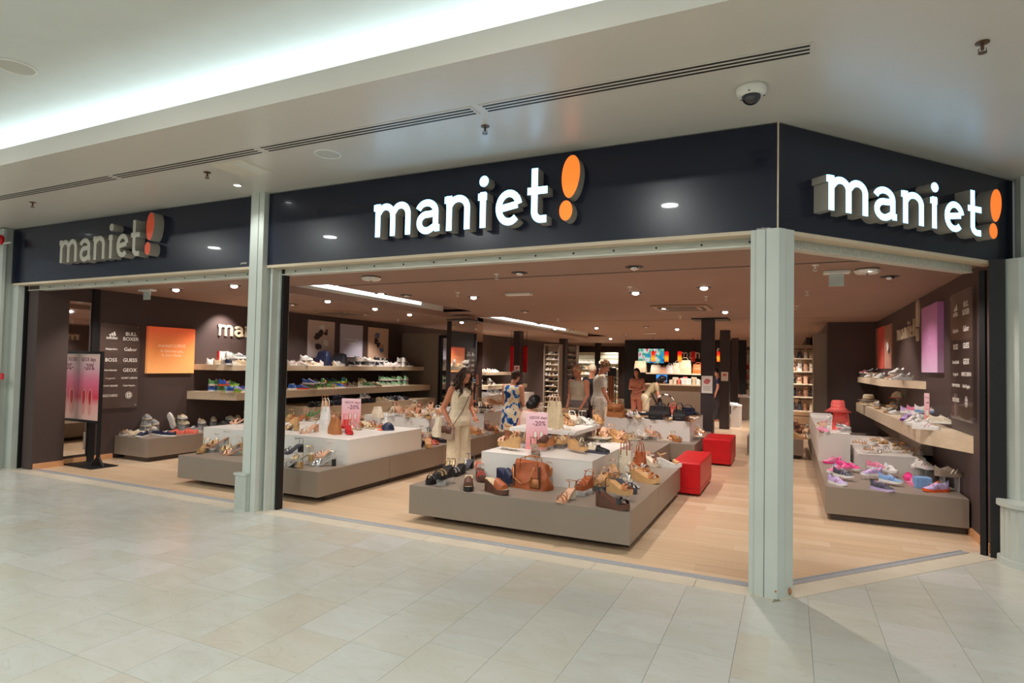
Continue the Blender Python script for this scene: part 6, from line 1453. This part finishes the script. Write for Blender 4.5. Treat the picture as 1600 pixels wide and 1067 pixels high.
def human(lab, px, top_px, y, facing, lean=0.0, head_yaw=0.0, head_pitch=0.3, arms=None, legs=None, skin=SKIN, top=None, top_len=.50, sleeve=0.0, bottom=None, bottom_kind='trousers', hair=None, hair_kind='short',
          width=1.0, vox=.010, shoes='tan', seat=False, height=None, x=None):
    """arms: ((elbow),(wrist)) for right (y<0) and left, in units of body height, before leaning"""
    hgt = height or Py(px, top_px, y).z
    xx = x if x is not None else Py(px, top_px + 60, y).x
    t = empty('person', (xx, y, 0), D_(facing), lab, 'person')
    hip = Vector((0, 0, .52))
    if seat: hip = Vector((0, 0, .29))
    Rl = rot_y(lean)
    def T(p, up=True):
        p = Vector(p)
        if seat: p.z -= .23
        if p.z > hip.z or up: p = hip + Rl @ (p - hip)
        return p * hgt
    def Lg(p): p = Vector(p); return p * hgt
    legs = legs or (((.0, -.055, .28), (-.01, -.05, .045)), ((.0, .055, .28), (.02, .055, .045)))
    arms = arms or (((-.02, -.135, .64), (.03, -.13, .49)), ((-.02, .135, .64), (.03, .13, .49)))
    W = width
    def torso(bm, infl=0.0, z0=.48, z1=.83):
        prof = [(.47, .062, .088), (.52, .075, .098), (.57, .064, .086), (.62, .058, .076), (.68, .064, .086), (.74, .070, .096), (.785, .056, .102), (.81, .040, .075), (.835, .03, .035)]
        rings = []
        for z, rx, ry in prof:
            if z < z0 - 1e-6 or z > z1 + 1e-6: continue
            rings.append([T((math.cos(a) * (rx * W + infl), math.sin(a) * (ry * W + infl), z)) for a in [2 * PI * k / 16 for k in range(16)]])
        loft(bm, rings)
    bm = bmesh.new(); torso(bm)
    hc = Vector((.012, 0, .925)); Rh = Matrix.Rotation(D_(head_yaw), 3, 'Z') @ rot_y(head_pitch)
    def Hd(p): return T(Vector((.0, 0, .855)) + Rh @ (Vector(p) + Vector((.012, 0, .075))))
    cone(bm, T((0, 0, .80)), T((0, 0, .86)) * .6 + Hd((-.005, 0, -.05)) * .4, .034 * hgt, .030 * hgt)
    cone(bm, T((0, 0, .83)), Hd((-.01, 0, -.03)), .031 * hgt, .029 * hgt)
    Rw = (Matrix.Rotation(0, 3, 'Z') @ Rl @ Rh)
    ellipsoid(bm, Hd((0, 0, 0)), (.054 * hgt, .045 * hgt, .063 * hgt), Rw); ellipsoid(bm, Hd((.014, 0, -.032)), (.038 * hgt, .034 * hgt, .034 * hgt), Rw)
    cone(bm, Hd((.050, 0, .004)), Hd((.064, 0, -.016)), .006 * hgt, .009 * hgt, 8)
    for s in (-1, 1): ellipsoid(bm, Hd((-.006, s * .046, -.004)), (.010 * hgt, .005 * hgt, .017 * hgt), Rw, 8, 6)
    for si, s in enumerate((-1, 1)):
        sh = T((0, s * .098 * W, .79)); el, wr = arms[si]; el, wr = T(el), T(wr)
        limb(bm, [sh, el, wr], [.033 * hgt * W, .024 * hgt, .016 * hgt])
        d = (wr - el).normalized(); side = Vector((0, 0, 1)).cross(d); side = side.normalized() if side.length > .1 else Vector((1, 0, 0))
        palm = wr + d * .03 * hgt; cone(bm, wr, palm + d * .012 * hgt, .015 * hgt, .021 * hgt, 8)
        fwd = Vector((1, 0, 0))
        for k, (o_, ln) in enumerate(((-1.5, .030), (-.5, .036), (.5, .038), (1.5, .032))):
            b0 = palm + side * o_ * .0098 * hgt + d * .014 * hgt; b1 = b0 + d * ln * .55 * hgt; b2 = b1 + (d * .7 + fwd * .45).normalized() * ln * .5 * hgt; limb(bm, [b0, b1, b2], [.0056 * hgt, .0052 * hgt, .0042 * hgt])
        th = wr + side * .016 * hgt * -s + d * .012 * hgt; limb(bm, [th, th + (d + side * -s * .7).normalized() * .024 * hgt, th + (d * 1.3 + side * -s * .5).normalized() * .042 * hgt], [.0062 * hgt, .0056 * hgt, .0044 * hgt])
        kn, an = legs[si]; kn, an = Lg(kn), Lg(an); hp = Lg((hip.x, s * .055 * W, hip.z))
        limb(bm, [hp, kn, an], [.052 * hgt * W, .034 * hgt, .021 * hgt])
        toe = an + Vector((.085, 0, -.028)) * hgt; limb(bm, [an + Vector((-.018, 0, -.018)) * hgt, toe], [.022 * hgt, .015 * hgt])
    fuse(bm, vox, 'body', 3, t, skin)
    for s in (-1, 1):
        bm = bmesh.new(); ellipsoid(bm, Hd((.0455, s * .019, .006)), (.006 * hgt, .008 * hgt, .0045 * hgt), Rw, 8, 6); obj('eye', bm, cm('black'), t)
        bm = bmesh.new(); tube(bm, [Hd((.048, s * .010, .018)), Hd((.048, s * .02, .021)), Hd((.043, s * .03, .018))], .0022 * hgt, 5); obj('eyebrow', bm, cm('brown'), t)
    bm = bmesh.new(); ellipsoid(bm, Hd((.050, 0, -.035)), (.005 * hgt, .014 * hgt, .005 * hgt), Rw, 8, 6); obj('mouth', bm, mat('lips', (176, 84, 80), .5), t)
    # clothes
    if top:
        bm = bmesh.new(); torso(bm, .009, z0=max(.47, top_len), z1=.815)
        if top_len < .47: loft(bm, [[T((math.cos(a) * (rx * W), math.sin(a) * (ry * W), z)) for a in [2 * PI * k / 16 for k in range(16)]] for z, rx, ry in ((top_len, .085, .108), (.50, .086, .108))])
        for si, s in enumerate((-1, 1)):
            sh = T((0, s * .09 * W, .785)); el = T(arms[si][0])
            if sleeve: e = sh.lerp(el, sleeve); cone(bm, sh, e, .042 * hgt * W, .036 * hgt)
            else: ellipsoid(bm, T((0, s * .072 * W, .79)), (.036 * hgt, .034 * hgt, .03 * hgt))
        fuse(bm, vox, 'top', 4, t, top)
    if bottom:
        bm = bmesh.new()
        if bottom_kind in ('trousers', 'shorts', 'wide'):
            k = .97 if bottom_kind != 'shorts' else .75
            for si, s in enumerate((-1, 1)):
                kn, an = legs[si]; hp = Vector((hip.x, s * .05 * W, hip.z)); kn, an = Vector(kn), Vector(an); wide = bottom_kind == 'wide'
                if bottom_kind == 'shorts': limb(bm, [hp * hgt, hp.lerp(kn, .8) * hgt], [.064 * hgt * W, .056 * hgt])
                else: limb(bm, [hp * hgt, kn * hgt, (an + Vector((0, 0, .0))) * hgt], [.064 * hgt * W, (.062 if wide else .042) * hgt, (.066 if wide else .032) * hgt])
            loft(bm, [[Lg((hip.x + math.cos(a) * rx * W, math.sin(a) * ry * W, hip.z + z)) for a in [2 * PI * k / 16 for k in range(16)]] for z, rx, ry in ((-.04, .085, .108), (.0, .088, .11), (.06, .072, .092))])
        else:
            rings = [(.55, .078, .098), (.50, .09, .112), (.42, .095, .118), (.30, .10, .122)]
            loft(bm, [[Lg((hip.x + math.cos(a) * rx * W, math.sin(a) * ry * W, z)) for a in [2 * PI * k / 20 for k in range(20)]] for z, rx, ry in rings])
        fuse(bm, vox, {'skirt': 'skirt', 'shorts': 'shorts'}.get(bottom_kind, 'trousers'), 3, t, bottom)
    for si in range(2):
        an = Lg(legs[si][1]); bm = bmesh.new(); b = Vector((an.x + .035 * hgt, an.y, .0)); 
        loft(bm, [[b + Vector((u * hgt, math.cos(a) * w * hgt, max(0, math.sin(a)) * h * hgt)) for a in [2 * PI * k / 12 for k in range(12)]] for u, w, h in ((-.075, .012, .02), (-.06, .024, .032), (0, .024, .028), (.05, .028, .024), (.07, .02, .014))]); smooth(obj('shoe', bm, cm(shoes), t))
    if hair:
        bm = bmesh.new(); ellipsoid(bm, Hd((-.012, 0, .016)), (.054 * hgt, .052 * hgt, .060 * hgt), Rw)
        if hair_kind == 'long':
            random.seed(4)
            for k in range(46):
                a = -2.35 + 4.7 * k / 45 + PI; r0 = Vector((math.cos(a) * .048, math.sin(a) * .047, .02)); pts = [Hd(r0 * .7 + Vector((-.01, 0, .04)))]
                ph = random.random() * 6; drop = random.uniform(.14, .22); out = random.uniform(.055, .085)
                for j in range(1, 9):
                    f = j / 8; q0 = Hd(r0) ; q1 = Vector((math.cos(a) * out * 1.0 - .035 * f - .01, math.sin(a) * out, 0)) * hgt; w = .012 * hgt * math.sin(ph + f * 11)
                    pts.append(Vector((Hd((0, 0, 0)).x, Hd((0, 0, 0)).y, Hd((0, 0, .03)).z)) + q1 * (.75 + .35 * f) + Vector((w, w * .7, -drop * f * hgt)))
                tube(bm, pts, [.010 * hgt] * 4 + [.009 * hgt] * 3 + [.006 * hgt, .002 * hgt], 6)
        elif hair_kind == 'bun': ellipsoid(bm, Hd((-.058, 0, .01)), (.03 * hgt, .03 * hgt, .03 * hgt)); ellipsoid(bm, Hd((-.03, 0, -.02)), (.034 * hgt, .043 * hgt, .045 * hgt))
        elif hair_kind == 'curly':
            random.seed(6)
            for k in range(40):
                a = random.uniform(0, 2 * PI); e = random.uniform(-.1, 1.4); v = Vector((-.014 + math.cos(a) * math.cos(e) * .052, math.sin(a) * math.cos(e) * .052, .022 + math.sin(e) * .056))
                if v.x > .03 and v.z < .04: continue
                ellipsoid(bm, Hd(v), (.014 * hgt, .014 * hgt, .012 * hgt), u=7, v=5)
        elif hair_kind == 'bob':
            ellipsoid(bm, Hd((-.018, 0, -.01)), (.056 * hgt, .058 * hgt, .072 * hgt)); ellipsoid(bm, Hd((-.03, 0, -.06)), (.04 * hgt, .056 * hgt, .05 * hgt))
        smooth(obj('hair', bm, hair, t))
    return t, T, hgt, Hd
m_hair_br = mat('hair_brown', (62, 40, 30), .6, var=.35, scale=40); m_hair_bk = mat('hair_black', (14, 12, 14), .45, var=.2, scale=40); m_hair_gy = mat('hair_grey_blonde', (196, 160, 124), .7, var=.2, scale=40); m_hair_lb = mat('hair_light_brown', (140, 104, 74), .7, var=.3, scale=40)
m_floral = mat('cloth_floral', (226, 214, 184), .85, scale=7.5, detail=2); nt = m_floral.node_tree; r = [n for n in nt.nodes if n.type == 'VALTORGB'][0]
cols = [(.30, (24, 62, 110)), (.42, (40, 110, 190)), (.47, (226, 214, 184)), (.60, (230, 220, 190)), (.66, (222, 160, 110)), (.72, (30, 80, 150))]
while len(r.color_ramp.elements) < 6: r.color_ramp.elements.new(.5)
for e, (p_, c_) in zip(r.color_ramp.elements, cols): e.position = p_; e.color = (*s2l(c_), 1)
r.color_ramp.interpolation = 'CONSTANT'
# woman in cream, in profile, looking down at the sandals
cw = cloth('cream', (224, 208, 180)); ct = cloth('cream_top', (220, 206, 178))
t, T, hg, Hd = human('woman in cream sleeveless top and wide trousers with a taupe crossbody bag, looking down', 718, 571, 7.62, -22, lean=.06, head_yaw=-5, head_pitch=.55,
      arms=(((-.075, -.125, .62), (.03, -.12, .50)), ((-.01, .13, .63), (.09, .10, .56))), top=ct, top_len=.50, bottom=cw, bottom_kind='wide', hair=m_hair_br, hair_kind='long', skin=SKIN2, vox=.008, shoes='tan')
bm = bmesh.new(); tube(bm, [T((.03, .075, .81)), T((.085, .02, .72)), T((.10, -.06, .60)), T((.06, -.13, .47))], .006, 6); tube(bm, [T((.0, .08, .81)), T((-.06, .0, .72)), T((-.03, -.10, .58)), T((.02, -.14, .47))], .006, 6); obj('bag_strap', bm, cm('brown'), t)
bp = t.matrix_basis @ (T((.05, -.15, .375)))
b_ = bag(0, 0, 0, .27, .19, .08, -22, 'taupe', 'taupe leather crossbody bag worn by the woman in cream', pos=bp, handle=.25, flap='brown', nh=1)
bp = t.matrix_basis @ (T((-.11, -.135, .37)))
bag(0, 0, 0, .22, .28, .14, -40, 'cream', 'soft cream pouch bag hanging from the elbow of the woman in cream', pos=bp, handle=.35, slump=1, nh=1, acc='tan')
bm = bmesh.new(); wr = T((.03, -.12, .50)); tube(bm, [wr + Vector((0, .018, 0)) * 1.2, wr + Vector((.02, 0, .01)), wr + Vector((0, -.022, 0)), wr + Vector((-.02, 0, 0)), wr + Vector((0, .02, 0))], .008, 6); obj('watch', bm, cm('black'), t)
# woman in the floral dress from behind
human('woman in a blue and cream floral dress seen from behind, hair tied up', 800, 577, 10.2, 80, lean=.05, head_pitch=.5, top=m_floral, top_len=.52, bottom=m_floral, bottom_kind='skirt', hair=m_hair_br, hair_kind='bun',
      arms=(((.02, -.13, .64), (.10, -.09, .60)), ((.0, .13, .62), (.06, .11, .50))), width=1.15, vox=.011)
# crouching woman with black hair
human('seated woman with black hair and bare shoulders behind the sale card', 822, 617, 9.0, 60, lean=.15, head_pitch=.55, top=cloth('pale_pink', (214, 190, 180)), top_len=.50, bottom=cloth('dark', (50, 46, 52)), bottom_kind='trousers', hair=m_hair_bk, hair_kind='bob', skin=SKIN,
      legs=(((.24, -.07, .28), (.22, -.07, .045)), ((.24, .07, .28), (.22, .07, .045))), seat=True, height=1.62, vox=.011, width=1.0)
t = empty('stool', (Py(828, 677, 9.0).x, 9.0, 0), D_(35), 'low red stool under the seated woman', 'seat'); bm = bmesh.new(); box(bm, -.2, .2, -.2, .2, .0, .38); bmesh.ops.bevel(bm, geom=bm.edges[:], offset=.02, segments=2, affect='EDGES'); obj('cushion', bm, m_red, t)
bm = bmesh.new(); box(bm, -.205, .205, -.205, .205, .28, .29); obj('seam', bm, mat('red_seam'), t)
# elderly woman
human('elderly shopper with short fair hair in a sleeveless grey beige top, facing the viewer', 904, 571, 12.0, -115, head_pitch=.3, top=cloth('greige', (168, 156, 136)), top_len=.46, bottom=cloth('grey', (104, 92, 88)), hair=m_hair_gy, hair_kind='curly', width=1.25, vox=.011, skin=SKIN2,
      arms=(((.0, -.15, .64), (.06, -.12, .54)), ((.0, .15, .64), (.06, .12, .52))))
human('shopper in a black t-shirt half hidden behind the man in the pale shirt', 923, 569, 13.4, 60, head_pitch=.2, top=cloth('black', (22, 22, 26)), top_len=.46, sleeve=.6, bottom=cloth('dark', (50, 46, 52)), hair=mat('hair_pale', (226, 206, 178), .7, var=.1), hair_kind='short', vox=.012, skin=SKIN2, width=1.15)
human('man with curly light brown hair in a pale grey shirt and shorts, seen from behind', 936, 562, 12.5, 25, lean=.05, head_pitch=.45, top=cloth('pale_grey', (196, 190, 176)), top_len=.46, sleeve=.6, bottom=cloth('pale_check', (206, 198, 184)), bottom_kind='shorts', hair=m_hair_lb, hair_kind='curly', width=1.12, vox=.011, skin=SKIN2,
      arms=(((.03, -.15, .63), (.10, -.14, .51)), ((.0, .15, .63), (.07, .12, .52))))
# at the counter
human('woman in pink clothes standing before the dark doorway by the counter', 995, 575, 17.2, -95, top=cloth('rose', (206, 142, 122)), top_len=.46, sleeve=.5, bottom=cloth('rose2', (196, 128, 108)), hair=m_hair_bk, hair_kind='bob', vox=.014,
      arms=(((.0, -.13, .64), (.07, -.06, .64)), ((.0, .13, .64), (.07, .06, .60))))
human('woman in khaki shirt and beige shorts bending over a pushchair', 1009, 585, 16.6, 15, lean=.65, head_pitch=.3, top=cloth('khaki', (168, 150, 116)), top_len=.48, sleeve=.6, bottom=cloth('sand', (216, 200, 170)), bottom_kind='shorts', hair=m_hair_bk, hair_kind='bob', vox=.014, height=1.66,
      arms=(((.10, -.11, .70), (.17, -.10, .62)), ((.10, .11, .70), (.17, .10, .62))))
human('distant shopper in a dark blue shirt between the aisle columns', 1121, 575, 20.5, 180, top=cloth('navy', (40, 46, 76)), top_len=.46, sleeve=.5, bottom=cloth('dark', (50, 46, 52)), hair=m_hair_bk, vox=.016)
# pushchair
p = Vector((Py(1031, 640, 16.4).x + .12, 16.4, 0)); t = empty('pushchair', p, D_(10), 'black and white pushchair in front of the counter', 'pushchair')
bm = bmesh.new()
for s in (-.22, .22):
    tube(bm, [(-.35, s, 1.0), (-.2, s, .72), (.22, s, .12)], .014, 6); tube(bm, [(-.25, s, .12), (.0, s, .45), (.12, s, .75)], .014, 6)
tube(bm, [(-.35, -.22, 1.0), (-.35, .22, 1.0)], .016, 6); obj('frame', bm, m_black, t)
for s in (-.24, .24):
    for xw in (-.25, .24):
        bm = bmesh.new(); lathe(bm, [(.05, -.02), (.11, -.02), (.12, 0), (.11, .02), (.05, .02)], 16); w_ = obj('wheel', bm, m_black, t, loc=(xw, s, .12)); w_.rotation_euler = (PI / 2, 0, 0)
bm = bmesh.new(); ellipsoid(bm, (.02, 0, .55), (.28, .2, .12)); ellipsoid(bm, (-.12, 0, .68), (.08, .19, .2)); fuse(bm, .02, 'seat', 2, t, cm('charcoal'))
bm = bmesh.new(); rings = []
for j in range(7):
    a = D_(20 + 22 * j); rings.append([Vector((.02 - .26 * math.cos(a) * 1, math.copysign(.22, u) if abs(u) > .9 else .22 * u, .72 + .28 * math.sin(a) * math.cos(u * .35))) for u in (-1, -.5, 0, .5, 1)])
vs = loft(bm, rings, closed=False, caps=False)
for i, f in enumerate(bm.faces): f.material_index = (i // 4) % 2
hd = obj('hood', bm, [cm('black'), cm('white')], t); sm_ = hd.modifiers.new('s', 'SOLIDIFY'); sm_.thickness = .012

# finish item labels
from collections import defaultdict
BYK = defaultdict(list)
for it in ITEMS: BYK[(it[1], it[2], it[3])].append(it)
for (place, colr, word), its in BYK.items():
    its.sort(key=lambda i: i[5])
    for n_, it in enumerate(its):
        o = it[0]; o['category'] = 'shoe'; o['group'] = it[4]
        o['label'] = ('%s %s %s' % (colr, word, place)) if len(its) == 1 else ('%s %s %s %s' % (ordinal(n_), colr, word, place))
for k, (r_, ow) in enumerate(RISERS):
    r_['category'] = 'display riser'; r_['group'] = 'clear acrylic shoe risers'
    r_['label'] = 'clear acrylic riser' + (' under the ' + ow['label'] if ow is not None else ' under the cream box bag')
    if len(r_['label'].split()) > 16: r_['label'] = 'clear riser under ' + ow['label']
    if len(r_['label'].split()) > 16: r_['label'] = 'riser under ' + ow['label'].replace(' the ', ' ')
